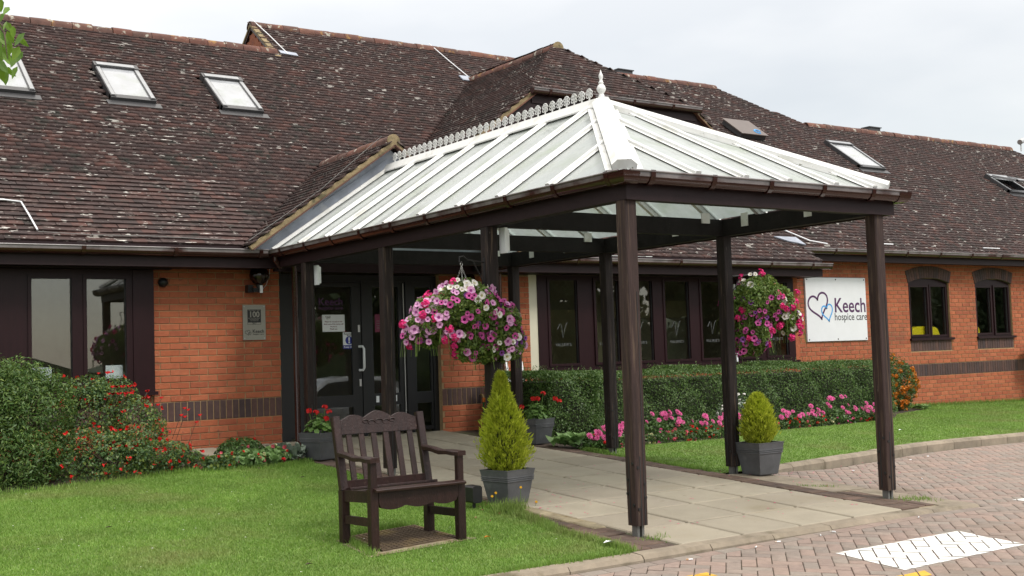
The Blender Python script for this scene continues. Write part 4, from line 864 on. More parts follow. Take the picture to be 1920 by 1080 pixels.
# ------------------------------------------------------------------ THE CANOPY
can = thing('entrance_canopy', 'glazed entrance canopy with white glazing bars on dark brown timber posts', 'canopy', (1.23, -6.8, -.33))
EX0, EX1, EYF, EZ = -.26, 2.82, -6.90, 2.335; RX, RZ, RY0, RY1 = 1.28, 3.37, -.52, -4.77
PXL, PXR = -.18, 2.633; PYS = [-6.8, -4.95, -3.07, -1.22]; ZB = 2.13
for xi, px_ in enumerate((PXL, PXR)):
    for yi, py_ in enumerate(PYS):
        zb_ = .1+.0512*py_; front = yi == 0
        a = .056; q = MB()
        # shaft in three planks separated by splits, chamfered corners, worn lower end
        n = 6; lean = random.gauss(0, .004)
        sh = [(-a+.008, -a), (a-.008, -a), (a, -a+.008), (a, a-.008), (a-.008, a), (-a+.008, a), (-a, a-.008), (-a, -a+.008)]
        rows = []
        for k in range(n+1):
            t = k/n; z = zb_+t*(ZB-.001-zb_); f = 1-.05*max(0, 1-t*6)+random.uniform(-.008, .008)
            rows.append([(px_+x*f+lean*(1-t), py_+y*f, z) for x, y in sh])
        vs = [v for r_ in rows for v in r_]; q.add(vs, [(k*8+i, k*8+(i+1) % 8, (k+1)*8+(i+1) % 8, (k+1)*8+i) for k in range(n) for i in range(8)]+[tuple(range(7, -1, -1)), tuple(n*8+i for i in range(8))])
        po = q.build('post', 'post_worn' if front else 'post', can)
        q = MB(); q.box(px_-.012, px_-.004, py_-a-.0025, py_-a+.002, zb_+.0, zb_+.5); q.box(px_+.022, px_+.028, py_-a-.0025, py_-a+.002, zb_+.0, zb_+1.7); q.box(px_-a-.0025, px_-a+.002, py_+.008, py_+.015, zb_+.02, zb_+.5); q.build('split', 'rubber', po)
        q = MB(); gz = g(px_, py_)
        for sx in (-1, 1): q.box(px_+sx*.022-.011, px_+sx*.022+.011, py_-.03, py_+.03, gz-.05, zb_+.001)
        q.build('post_foot', 'galv', po)
        for bx_, bz_ in ((-.03, .12), (.03, .3), (-.03, .42), (.035, .2)):
            q = MB(); q.disc((px_+bx_, py_-a+.002, zb_+bz_), (0, -1, 0), .011, .008, 8); q.build('bolt', 'black', po)
            q = MB(); q.disc((px_-a+.002, py_+bx_, zb_+bz_+.03), (-1, 0, 0), .011, .008, 8); q.build('bolt', 'black', po)
# beams
for px_ in (PXL, PXR):
    q = MB(); q.box(px_-.045, px_+.045, -6.79, -.3, ZB, ZB+.165); q.build('side_beam', 'beam', can)
for py_ in PYS[1:]:
    q = MB(); q.box(PXL+.046, PXR-.046, py_-.04, py_+.04, ZB+.002, ZB+.165); q.build('cross_beam', 'beam', can)
q = MB(); q.box(PXL+.046, PXR-.046, -6.84, -6.78, ZB+.001, ZB+.165); q.build('cross_beam', 'beam', can)
q = MB(); q.box(EX0+.02, EX0+.045, EYF+.04, -.45, ZB, ZB+.15); q.build('fascia_board', 'fascia', can)
q = MB(); q.box(EX1-.045, EX1-.02, EYF+.04, -.45, ZB, ZB+.15); q.build('fascia_board', 'fascia', can)
q = MB(); q.box(EX0+.02, EX1-.02, EYF+.015, EYF+.0395, ZB-.002, ZB+.15); q.build('fascia_board', 'fascia', can)
gutter((EX0-.035, -.50, EZ-.01), (EX0-.035, EYF-.03, EZ-.01), (-1, 0, 0), can, brk=.66, phase=.35, caps=False); gutter((EX1+.035, -.50, EZ-.01), (EX1+.035, EYF-.03, EZ-.01), (1, 0, 0), can, brk=.66, phase=.35, caps=False)
gutter((EX0-.03, EYF-.035, EZ-.01), (EX1+.03, EYF-.035, EZ-.01), (0, -1, 0), can, brk=.62, phase=.22, caps=False)
for cx in (EX0-.035, EX1+.035):
    sg = -1 if cx < 0 else 1
    q = MB(); pr = [(math.cos(a)*.062, math.sin(a)*.094) for a in np.linspace(math.pi, 2*math.pi, 9)]
    q.add([(cx+sg*u, -6.80, EZ-.01+v) for u, v in pr]+[(cx+sg*u, EYF-.035-u, EZ-.01+v) for u, v in pr]+[(cx-sg*.1, EYF-.035-u, EZ-.01+v) for u, v in pr], [(i, i+1, i+10, i+9) for i in range(8)]+[(9+i, 10+i, 19+i, 18+i) for i in range(8)])
    q.build('gutter_angle', 'gutter', can, smooth=True)
q = MB(); q.tube([(EX0-.035, -.60, EZ-.03), (EX0-.035, -.60, EZ-.12), (EX0+.05, -.55, EZ-.2)], .034, 10); q.build('outlet', 'gutter', can, smooth=True)
# roof planes: point functions
def hipfrac(y): return min(1, max(0, (y-EYF)/(RY1-EYF)))
def LP(y, t, sg=-1, h=0.):      # side slopes; t 0 eave .. 1 ridge
    x = (EX0 if sg < 0 else EX1); nx = Vector((sg*(RZ-EZ), 0, abs(RX-x))).normalized()
    return Vector((x+(RX-x)*t, y, EZ+(RZ-EZ)*t))+nx*h
FN = Vector((0, -(RZ-EZ), RY1-EYF)).normalized()
def FP(x, t, h=0.): return Vector((x, EYF+(RY1-EYF)*t, EZ+(RZ-EZ)*t))+FN*h
def ffrac(x): return max(0, 1-abs(x-RX)/(RX-EX0 if x < RX else EX1-RX))
LB = [-.56, -1.30, -1.98, -2.63, -3.29, -3.97, -4.65, -5.30, -6.02]; FB = [.41, .92, 1.41, 1.97, 2.46]
def bar_cap(p, q_, nrm, parent, nm='glazing_bar'):
    d = (q_-p).normalized(); s_ = d.cross(nrm).normalized(); wv, hv_ = .034, .042
    pr = [(-wv, -.004), (wv, -.004), (wv, .006), (.020, .014), (.018, hv_-.008), (.010, hv_), (-.010, hv_), (-.018, hv_-.008), (-.020, .014), (-wv, .006)]
    mb = MB(); mb.prism([p+s_*x+nrm*z for x, z in pr], q_-p); o = mb.build(nm, 'white', parent)
    # dark gasket lines, end cap
    mb = MB()
    for sx in (-1, 1): mb.bar(p+s_*sx*(wv+.002)+nrm*.001, q_+s_*sx*(wv+.002)+nrm*.001, .004, .006, nrm)
    mb.build('gasket', 'rubber', o)
    mb = MB(); mb.bar(p-nrm*.03+d*.02, q_-nrm*.03, .045, .05, nrm); mb.build('rafter', 'white', o)
    mb = MB(); pr2 = [(-.036, -.03), (.036, -.03), (.036, .012), (.022, .044), (-.022, .044), (-.036, .012)]; mb.prism([p+s_*x+nrm*z-d*.006 for x, z in pr2], d*.006); mb.build('end_cap', 'white', o)
nL = Vector((-(RZ-EZ), 0, RX-EX0)).normalized(); nR = Vector(((RZ-EZ), 0, EX1-RX)).normalized()
for sg, nn in ((-1, nL), (1, nR)):
    for y in LB:
        t1 = hipfrac(y)*.985-.02 if y < RY1 else .975
        bar_cap(LP(y, -.02, sg, .012), LP(y, t1, sg, .012), nn, can)
    ys_ = LB+[EYF+.02]
    for y0, y1 in zip(ys_[:-1], ys_[1:]):
        q = MB(); pl = [LP(y0-.01, 0.005, sg), LP(y1+.01, .005, sg)]
        t0, t1 = (hipfrac(y1) if y1 < RY1 else 1), (hipfrac(y0) if y0 < RY1 else 1)
        if y0 > RY1 > y1: pl += [LP(y1+.01, t0, sg), LP(RY1, 1, sg), LP(y0-.01, 1, sg)]
        else: pl += ([LP(y1+.01, t0, sg)] if t0 > .03 else [])+[LP(y0-.01, t1, sg)]
        q.prism(pl, nn*.006); q.build('roof_pane', 'roof_glass', can)
for x in FB:
    t1 = ffrac(x)*.985-.02 if abs(x-RX) > .2 else .93
    bar_cap(FP(x, -.02, .012), FP(x, t1, .012), FN, can)
xs_ = [EX0+.02]+FB+[EX1-.02]
for x0, x1 in zip(xs_[:-1], xs_[1:]):
    q = MB(); pl = [FP(x0+.01, .005), FP(x1-.01, .005)]
    if x0 < RX < x1: pl += [FP(x1-.01, ffrac(x1)), FP(RX, 1), FP(x0+.01, ffrac(x0))]
    else: pl += ([FP(x1-.01, ffrac(x1))] if ffrac(x1) > .03 else [])+([FP(x0+.01, ffrac(x0))] if ffrac(x0) > .03 else [])
    q.prism(pl, FN*.006); q.build('roof_pane', 'roof_glass', can)
# hips and ridge
apex = Vector((RX, RY1, RZ+.03))
for x in (EX0, EX1):
    e_ = Vector((x+(.04 if x < 0 else -.04), EYF+.05, EZ+.055)); d = (apex-e_).normalized(); s_ = d.cross(Vector((0, 0, 1))).normalized(); u = s_.cross(d)
    pr = [(-.085, -.045), (.085, -.045), (.095, .0), (.05, .04), (-.05, .04), (-.095, .0)]
    q = MB(); q.prism([e_+s_*a+u*c_ for a, c_ in pr], apex-e_); hp_ = q.build('hip_cap', 'white', can)
    q = MB(); q.prism([e_+s_*a*1.02+u*c_*1.02-d*.006 for a, c_ in pr], d*.006); q.build('end_cap', 'white', hp_)
    q = MB()
    for sx in (-1, 1): q.bar(e_+s_*sx*.115-u*.05+d*.03, apex+s_*sx*.115-u*.05-d*.1, .05, .012, u)
    q.build('flashing', 'white', hp_); q = MB(); q.bar(e_-u*.09, apex-u*.09, .06, .08, u); q.build('hip_rafter', 'white', hp_)
q = MB(); pr = [(-.10, -.075), (-.09, -.07), (0, .0), (.09, -.07), (.10, -.075), (.10, -.06), (.035, .035), (-.035, .035), (-.10, -.06)]
q.prism([(RX+a, RY0, RZ+.04+c_) for a, c_ in pr], (0, RY1-.06-RY0, 0)); rc = q.build('ridge_cap', 'white', can)
q = MB(); q.box(RX-.03, RX+.03, RY1, -.5, RZ-.1, RZ-.03); q.build('ridge_beam', 'white', can)
# cresting ornaments
q = MB(); q.box(-.004, .004, -.008, .008, 0, .05)
for dy, dz, rr in ((-.03, .055, .016), (.03, .055, .016), (-.034, .09, .015), (.034, .09, .015), (0, .072, .017), (0, .112, .015), (-.02, .11, .011), (.02, .11, .011)):
    q.tube([(0, dy+rr*math.cos(a), dz+rr*math.sin(a)) for a in np.linspace(0, 2*math.pi, 8)],   .0046, 5, cap=False)
q.box(-.006, .006, -.06, .06, 0, .014); q.box(-.005, .005, -.035, .035, .068, .076)
cm = q.mesh('crest_ornament', 'white'); y = -.68
while y > RY1+.08: put('crest_ornament', cm, rc, loc=(RX, y, RZ+.072), rot=(0, random.gauss(0, .03), 0)); y -= .122
q = MB(); q.lathe([(.035, 0), (.03, .03), (.022, .05), (.03, .065), (.043, .085), (.045, .105), (.034, .13), (.02, .145), (.026, .16), (.018, .17), (.014, .19), (.022, .215), (.020, .235), (.010, .255), (.003, .285)], (RX, RY1, RZ+.06), 14); q.build('finial', 'white', can, smooth=True)
# white connector plates under the roof
for x, y in ((PXR-.046, -6.1), (PXR-.046, -5.3), (PXR-.046, -4.3), (PXR-.046, -3.6), (PXR-.046, -2.4), (PXR-.046, -1.7)):
    q = MB(); q.box(x-.008, x-.001, y-.045, y+.045, ZB+.07, ZB+.2); q.build('white_plate', 'white', can)
for y in PYS[1:]:
    q = MB(); q.box(2.30, 2.40, y-.06, y-.041, ZB+.12, ZB+.22); q.build('white_plate', 'white', can)

# ------------------------------------------------------------------ fixtures on the building
def globe(x, y, z, label, kind):
    t = thing('wall_lamp', label, 'lamp', (x, y, z-.17), 'smoked globe wall lamps')
    q = MB(); q.lathe([(.03, -.115), (.075, -.09), (.11, -.045), (.122, .0), (.11, .05), (.075, .09), (.02, .118)], (x, y, z), 18); q.build('lamp_globe', 'globe', t, smooth=True)
    q = MB(); q.lathe([(.012, -.07), (.03, -.03), (.032, .02), (.015, .05), (.002, .055)], (x, y, z-.02), 12); q.build('bulb', 'white_clean', t, smooth=True)
    q = MB(); q.lathe([(.035, -.16), (.04, -.11), (.03, -.105)], (x, y, z), 12); q.box(x-.13, x-.07, -.11, -.013, z-.2, z-.11); q.box(x-.08, x+.02, y-.02, y+.02, z-.2, z-.15); q.build('bracket', 'black', t)
    if kind:
        q = MB(); q.box(x-.012, x+.022, y-.05, y-.041, z-.21, z-.12); q.build('sensor_label', 'white_clean', t)
        q = MB(); q.tube([(x+.02, -.03, z-.18), (x+.08, -.02, z-.17), (x+.14, -.015, z-.1), (x+.18, -.013, z+.0), (x+.19, -.013, z+.1)], .004, 5); q.build('cable', 'white_clean', t)
globe(-.31, -.14, 2.065, 'smoked glass globe lamp on the brick wall above the metal plaque', 1)
globe(2.62, -.14, 2.03, 'smoked glass globe lamp on the brick pier half hidden behind the large flower basket', 0)
# stainless plaque
t = thing('wall_plaque', 'brushed steel plaque engraved with 100 and two hearts screwed to the brick wall', 'plaque', (-.335, 0, 1.3))
q = MB(); q.box(-.478, -.192, -.022, -.013, 1.30, 1.72); q.build('plate', 'plaque', t); yy = -.0225
q = MB(); q.box(-.42, -.25, yy-.0008, yy, 1.485, 1.665); q.build('dark_panel', 'black_ink', t); q = MB(); q.box(-.416, -.254, yy-.0016, yy-.0009, 1.488, 1.508); q.build('light_panel', 'plaque', t)
text('100', .095, (-.335, yy-.0018, 1.575), 'plaque', t, bold=.03, sx=.95); text('2017', .026, (-.335, yy-.002, 1.489), 'black_ink', t, bold=.02)
for k, s_ in enumerate(('THE SUNDAY TIMES', 'BEST NOT-FOR-PROFIT', 'ORGANISATIONS', 'TO WORK FOR')): text(s_, .0145 if k else .016, (-.335, yy-.0018, (1.65, 1.555, 1.54, 1.525)[k]), 'plaque', t, bold=.01)
heart(-.42, 1.385, .062, .06, .005, yy-.001, 'black_ink', t, .25, .03); heart(-.395, 1.375, .035, .035, .004, yy-.0015, 'black_ink', t, .2)
text('Keech', .058, (-.287, yy-.001, 1.385), 'black_ink', t, bold=.012); text('hospice care', .026, (-.287, yy-.001, 1.36), 'black_ink', t, bold=.008)
for x in (-.46, -.21):
    for z in (1.32, 1.70): q = MB(); q.disc((x, -.022, z), (0, -1, 0), .008, .004, 8); q.build('screw', 'steel', t)
# main sign
t = thing('wall_sign', 'square white sign with purple and blue hearts and the name Keech on the brick wall', 'sign', (10.43, .28, 1.08))
q = MB(); q.box(9.66, 11.21, .262, .285, 1.08, 2.17); q.build('panel', 'white_clean', t); q = MB(); q.box(9.65, 11.22, .2855, .288, 1.07, 2.18); q.build('edge_trim', 'velux_light', t); yy = .2615
heart(9.98, 1.665, .50, .44, .035, yy-.0005, 'purple_ink', t, .26, .02); heart(10.19, 1.555, .28, .29, .026, yy-.0015, 'blue_ink', t, .22)
text('Keech', .355, (10.78, yy-.0006, 1.575), 'purple_ink', t, bold=.012, sx=.93); text('hospice care', .18, (10.79, yy-.0006, 1.435), 'black_ink', t, bold=.004, sx=.94)
for x in (9.7, 10.43, 11.17):
    for z in (1.11, 2.14): q = MB(); q.disc((x, .262, z), (0, -1, 0), .012, .005, 8); q.build('screw', 'black', t)
# notices on the doors
yd = DYv+.035-.0012
def notice(nm, x0, x1, z0, z1, label, mt='white_clean'):
    t = thing(nm, label, 'notice', ((x0+x1)/2, yd, z0)); q = MB(); q.box(x0, x1, yd-.001, yd, z0, z1); q.build('sheet', mt, t); return t
t = notice('door_notice', .62, .93, 1.385, 1.60, 'white paper notice with small red text stuck on the left glass door'); y_ = yd-.0015
text('Keech', .028, (.70, y_, 1.565), 'black_ink', t, bold=.02); text('hospice care', .011, (.70, y_, 1.553), 'black_ink', t)
for k, s_ in enumerate(('Please do not pull on the', 'door: one of the nurses will', 'let you in.', 'Thank you.')): text(s_, .024, (.775, y_, 1.505-k*.031), 'maroon', t, bold=.015)
t = notice('door_notice', .90, 1.07, 1.165, 1.375, 'blue and white Automatic door Keep clear sticker on the glass door')
q = MB(); q.box(.90, 1.07, y_-.0004, y_, 1.165, 1.212); q.build('blue_band', 'sign_blue', t); q = MB(); q.disc((.985, y_, 1.272), (0, -1, 0), .052, .0006, 24); q.build('blue_disc', 'sign_blue', t)
text('Automatic', .034, (.985, y_, 1.345), 'black_ink', t, bold=.015); text('door', .032, (.985, y_, 1.326), 'black_ink', t, bold=.015); text('Keep clear', .034, (.985, y_-.001, 1.178), 'white_clean', t, bold=.02); text('!', .10, (.985, y_-.001, 1.238), 'white_clean', t, bold=.05)
t = notice('door_notice', 1.36, 1.52, 1.37, 1.60, 'maroon poster on the right glass door partly hidden by a post', 'maroon')
for k in range(4): q = MB(); q.box(1.38, 1.50-.02*(k % 2), y_-.0004, y_, 1.42+k*.03, 1.427+k*.03); q.build('text_line', 'white_ink', t)
t = thing('door_lettering', 'purple Keech lettering and blue heart stuck on the left glass door', 'lettering', (.7, yd, 1.68))
heart(.40, 1.76, .16, .15, .012, y_, 'purple_ink', t, .25, .02); heart(.46, 1.725, .10, .10, .010, y_-.001, 'blue_ink', t, .2)
text('Keech', .135, (.74, y_, 1.72), 'purple_ink', t, bold=.015); text('hospice care', .066, (.74, y_, 1.665), 'purple_ink', t, bold=.01)
# cafe lettering on the bay panes
for i, (a, b_) in enumerate(bayp):
    where = ('first bay pane nearest the doors', 'second bay pane, the opening one', 'third bay pane behind the front corner post', 'fourth bay pane in the middle of the row', 'fifth bay pane beside the tall dark post', 'sixth bay pane behind the trailing basket', 'last bay pane nearest the white sign')[i]
    t = thing('window_lettering', 'white V lettering on the '+where, 'lettering', ((a+b_)/2, .012, 1.2), 'lettering on the bay panes')
    cx = (a+b_)/2; MB().tube([(cx-.10, .0125, 1.36), (cx-.05, .0125, 1.44), (cx-.03, .0125, 1.42), (cx-.005, .0125, 1.24), (cx+.03, .0125, 1.36), (cx+.06, .0125, 1.44), (cx+.085, .0125, 1.45)], .0038, 4).build('script_initial', 'white_ink', t)
    text("VALERIE'S", .062, (cx, .0135, 1.12), 'white_ink', t, bold=0, sp=1.25, sx=.85)
# things in the rooms
for x0, x1, lb in ((-2.87, -2.65, 'white card standing on the sill in the left pane'), (-2.07, -1.88, 'white card standing on the sill in the right pane of the left window')):
    q = MB(); q.box(x0, x1, .06, .075, .88, 1.05); q.box(x0, x1, .075, .14, .88, .885); tag(q.build('window_card', 'white_clean'), lb, 'card')
for x0, x1, lb, sk2 in ((12.56, 13.5, 'bright yellow domed shape seen low in the window beside the pyracantha', .0), (14.3, 14.75, 'bright yellow domed shape low in the farther right window', 0)):  # domed yellow slabs set low behind the right-hand panes
    n = 12; q = MB(); pl = [(x0+(x1-x0)*i/n, .42, 1.10+.20*math.sqrt(max(0, 1-(2*i/n-1)**4))) for i in range(n+1)]; q.prism([(x0, .42, 1.07)]+pl+[(x1, .42, 1.07)], (0, .2, 0)); tag(q.build('yellow_shape', 'yellow'), lb, 'cushion')
# bulkhead lights on posts
for (x, y, z, lb) in ((PXL+.065, -1.30, 1.985, 'white bulkhead light on the post beside the left door pane'), (PXL+.09, -5.03, 2.01, 'white bulkhead light high on the post above the flower basket')):
    t = thing('bulkhead_light', lb, 'light', (x, y, z-.11), 'white bulkhead lights on the canopy posts')
    q = MB(); q.box(x-.007, x+.02, y-.045, y+.045, z-.11, z+.11); q.build('backplate', 'white_clean', t)
    q = MB(); q.prism([(x+.02, y-.04, z-.1), (x+.05, y-.03, z-.09), (x+.05, y-.03, z+.09), (x+.02, y-.04, z+.1)], (0, .07, 0)); q.build('diffuser', 'white_clean', t)
# tap and hose
t = thing('garden_hose', 'green garden hose on an outdoor tap with orange connector at the brick pier', 'hose', (2.9, -.1, g(2.9, 0)))
hx_ = 2.86
MB().tube([(hx_, -.012, .50), (hx_, -.07, .50), (hx_+.01, -.08, .46)], .013, 8).build('tap', mat('brass', [(.30, .22, .10)], .5, metal=.6), t); MB().disc((hx_+.01, -.08, .46), (0, 0, -1), .02, .06, 10).build('connector', 'orange', t)
MB().tube([(hx_+.01, -.08, .41), (hx_, -.085, .3), (hx_+.0, -.09, .2), (hx_+.03, -.1, .12), (hx_+.12, -.12, .085), (hx_+.4, -.2, .075)], .011, 8).build('hose', 'hose', t, smooth=True)
# white slatted board leaning behind the post
t = thing('folded_ladder', 'white slatted frame leaning against the brick pier behind the conifer', 'frame', (3.2, -.35, g(3.2, -.35)))
for dx in (0, .25): MB().bar((3.12+dx, -.45, g(3.2, -.4)), (3.28+dx, -.03, .92), .035, .03, (0, -1, 0)).build('rail', 'white_clean', t)
for k in range(7):
    f = .12+k*.12; MB().bar((3.12+.16*f, -.45+.42*f, .02+.9*f), (3.37+.16*f, -.45+.42*f, .02+.9*f), .02, .04, (0, 0, 1)).build('slat', 'white_clean', t)
# security camera, urn
p = RPt(22.75, 5.9); t = thing('security_camera', 'small white security camera on the roof at the far right end', 'camera', (p.x, p.y, p.z))
MB().tube([p, p+Vector((0, 0, .25))], .02, 8).build('stem', 'steel', t); MB().tube([p+Vector((-.12, -.05, .22)), p+Vector((.12, .0, .3))], .07, 10).build('housing', 'steel', t)
ux, uy = 15.95, -.05; zu = g(ux, uy)
t = thing('stone_urn', 'pale stone bird bath at the right edge in front of the brick wall', 'bird bath', (ux, uy, zu))
MB().lathe([(.14, 0), (.14, .06), (.08, .1), (.07, .75), (.1, .82)], (ux, uy, zu), 14).build('pedestal', 'stone', t, smooth=True); MB().lathe([(.1, .8), (.24, .9), (.27, 1.0), (.27, 1.04), (.22, 1.02), (.05, .95)], (ux, uy, zu), 18).build('bowl', 'stone', t, smooth=True)
q = MB(); q.prism([(15.5, -.95, g(15.5, -.9)), (16.3, -.95, g(16.3, -.9)), (16.3, -.4, g(16.3, -.4)), (15.5, -.4, g(15.5, -.4))], (0, 0, .02)); tag(q.build('stepping_stone', 'slab'), 'grey stepping stone in the far lawn by the brick wall', 'stone')
# ------------------------------------------------------------------ BENCH
t = thing('wooden_bench', 'dark brown wooden garden seat with carved top rail on the lawn', 'bench', (-1.69, -6.0, g(-1.7, -6)))
bq = -.273
FLx, FRx, FY = -2.02, -1.32, -6.19; BLx, BRx, BY = -2.06, -1.37, -5.83
def leg(x, y, z0, z1, wq=.062, tilt=0.): 
    return MB().bar((x, y, z0), (x, y+tilt, z1), wq, wq, (0, 1, 0), .005)
for x in (FLx, FRx):
    leg(x, FY, g(x, FY)-.01, .13).build('leg', 'wood_dark', t); MB().bar((x, FY, .13), (x, FY, .335), .05, .05, (0, 1, 0), .006).build('arm_post', 'wood_dark', t)
for x in (BLx, BRx):
    leg(x, BY, g(x, BY)-.01, .10).build('leg', 'wood_dark', t); MB().bar((x, BY, .10), (x, BY+.115, .615), .058, .05, (0, 1, 0), .006).build('back_post', 'wood_dark', t)
for xf, xb in ((FLx, BLx), (FRx, BRx)):
    MB().bar((xf, FY+.03, -.10), (xb, BY-.03, -.10), .03, .055, (0, 0, 1)).build('stretcher', 'wood_dark', t); MB().bar((xf, FY+.03, .075), (xb, BY-.03, .065), .03, .08, (0, 0, 1)).build('side_rail', 'wood_dark', t)
    # shaped arm: sweeps up to a rounded front end
    mb = MB(); prof = [(0, 0), (.12, -.012), (.22, -.03), (.32, -.025), (.40, -.03), (.455, -.03)]
    up_ = [(FY-.045+.455-d_, .375+dz) for d_, dz in prof]; lo_ = [(y, z-.034) for y, z in up_]
    ym = lambda y: xb+(xf-xb)*((BY+.02)-y)/((BY+.02)-(FY-.05))
    for k in range(len(up_)-1):
        pts = []
        ws = [.042, .042, .045, .055, .068, .055]
        for (y, z), (yl, zl), w_ in ((up_[k], lo_[k], ws[k]), (up_[k+1], lo_[k+1], ws[k+1])):
            cx = ym(y); pts += [(cx-w_/1, y, z-.008), (cx-w_+.01, y, z), (cx+w_-.01, y, z), (cx+w_, y, z-.008), (cx+w_, yl, zl), (cx-w_, yl, zl)]
        mb.add(pts, [(i, (i+1) % 6, (i+1) % 6+6, i+6) for i in range(6)]+([(5, 4, 3, 2, 1, 0)] if k == 0 else [])+([(6, 7, 8, 9, 10, 11)] if k == len(up_)-2 else []))
    mb.v = [((v[0]-ym(v[1]))*.62+ym(v[1]), v[1], v[2]) for v in mb.v]; mb.build('armrest', 'wood_dark', t)
for k in range(5):
    f = k/4; y = FY-.045+f*.35; z = .125-.028*math.sin(f*2.6)
    MB().bar((-2.03-.02*f, y, z), (-1.31-.03*f, y, z), .066, .02, (0, -.15+.3*f, 1), .004).build('seat_slat', 'wood_dark', t)
# scalloped apron
xs_ = np.linspace(FLx+.032, FRx-.032, 41); sc_ = [(x, .0+.022*abs(math.sin(math.pi*3*(i/40)+.0))*-1+(.028 if i in (0, 40) else 0)) for i, x in enumerate(xs_)]
q = MB(); q.prism([(x, FY-.03, z+.005) for x, z in sc_]+[(FRx-.032, FY-.03, .105), (FLx+.032, FY-.03, .105)], (0, .03, 0)); q.build('apron', 'wood_dark', t)
q = MB(); q.box(BLx+.03, BRx-.03, BY-.01, BY+.025, .10, .165); q.build('lower_back_rail', 'wood_dark', t)
for k in range(6):
    x = BLx+.095+k*(BRx-BLx-.19)/5; MB().bar((x, BY+.02, .16), (x, BY+.10, .50), .045, .016, (0, 1, 0), .003).build('back_slat', 'wood_dark', t)
n = 48; top = []
for i in range(n+1):
    f = i/n; u = abs(2*f-1)
    z = .60+.045*math.exp(-(u/.28)**2*1.2)*1.0-.012*math.exp(-((u-.36)/.07)**2)+.022*math.exp(-((u-.62)/.2)**2)-.018*max(0, u-.75)/.25
    top.append((BLx+.028+(BRx-BLx-.056)*f, z))
q = MB(); q.prism([(x, BY+.085+(z-.5)*.22, z) for x, z in top]+[(BRx-.028, BY+.083, .488), (BLx+.028, BY+.083, .488)], (0, .028, 0)); tr_ = q.build('top_rail', 'wood_dark', t)
q = MB()
for a, c_, s_ in ((0, 0, 1), (-.06, -.005, .9), (.06, -.005, .9), (-.11, .005, .7), (.11, .005, .7)):
    q.tube([(-1.715+a+.032*s_*math.cos(u), BY+.083+(.565-.5)*.22, .567+c_+.018*s_*math.sin(u)) for u in np.linspace(0, 2*math.pi, 11)], .004, 5, cap=False)
q.build('carving', 'wood_dark', tr_)
# grate under the bench
t = thing('drain_cover', 'rusty ribbed metal drain cover in the lawn under the bench', 'drain cover', (-1.7, -5.9, g(-1.7, -5.9)))
G4 = [Vector((x, y, g(x, y)+.002)) for x, y in ((-1.98, -6.24), (-1.30, -6.13), (-1.34, -5.55), (-1.95, -5.67))]
q = MB(); q.prism([v-Vector((0, 0, .03)) for v in G4], (0, 0, .03)); q.build('plate', 'grate', t)
def g4(u, v): return (G4[0]*(1-u)+G4[1]*u)*(1-v)+(G4[3]*(1-u)+G4[2]*u)*v
q = MB()
for i in range(1, 15): q.bar(g4(i/15, .03), g4(i/15, .97), .006, .008); 
for i in range(1, 13): q.bar(g4(.02, i/13), g4(.98, i/13), .006, .008)
q.build('ribs', 'grate', t)
q = MB(); pts = [(-2.14, -6.36), (-1.2, -6.22), (-1.26, -6.12), (-2.0, -6.25), (-1.96, -5.7), (-2.08, -5.72)]; q.add([(x, y, g(x, y)-.006) for x, y in pts], [(0, 1, 2, 3), (0, 3, 4, 5)]); q.build('bare_earth', 'sand', kind='structure')
t = thing('ground_spotlight', 'small black spotlight on the ground behind the bench arm', 'spotlight', (-.55, -5.2, g(-.55, -5.2)))
zs = g(-.55, -5.2); MB().bar((-.55, -5.22, zs+.11), (-.55, -5.08, zs+.11), .09, .14, (0, 0, 1), .015).build('housing', 'black', t); MB().tube([(-.55, -5.16, zs-.02), (-.55, -5.16, zs+.06)], .015, 8).build('stake', 'black', t)
# ------------------------------------------------------------------ PLANTERS
def planter(x, y, z, side, h, rot, label, group='square grey planters'):
    t = thing('square_planter', label, 'planter', (x, y, z), group)
    def ring(w_, zz): return [(x+w_/2*1.4142*math.cos(rot+R(45+90*i)), y+w_/2*1.4142*math.sin(rot+R(45+90*i)), z+zz) for i in range(4)]
    prof = [(.66, 0), (.70, .03), (.885, .655), (.935, .665), (.935, .70), (.895, .708), (.945, .718), (.945, .752), (.905, .76), (.955, .77), (.955, .805), (.93, .81), (.985, .98), (1.0, .985), (1.0, 1.0), (.88, 1.0), (.87, .90)]
    q = MB(); rs = [ring(side*a, h*b_) for a, b_ in prof]; vs = [v for r_ in rs for v in r_]
    q.add(vs, [(k*4+i, k*4+(i+1) % 4, (k+1)*4+(i+1) % 4, (k+1)*4+i) for k in range(len(rs)-1) for i in range(4)]+[(3, 2, 1, 0)]); q.build('pot', 'pot', t)
    q = MB(); q.add(ring(side*.875, h*.91), [(0, 1, 2, 3)]); q.build('soil', 'soil', t); return t
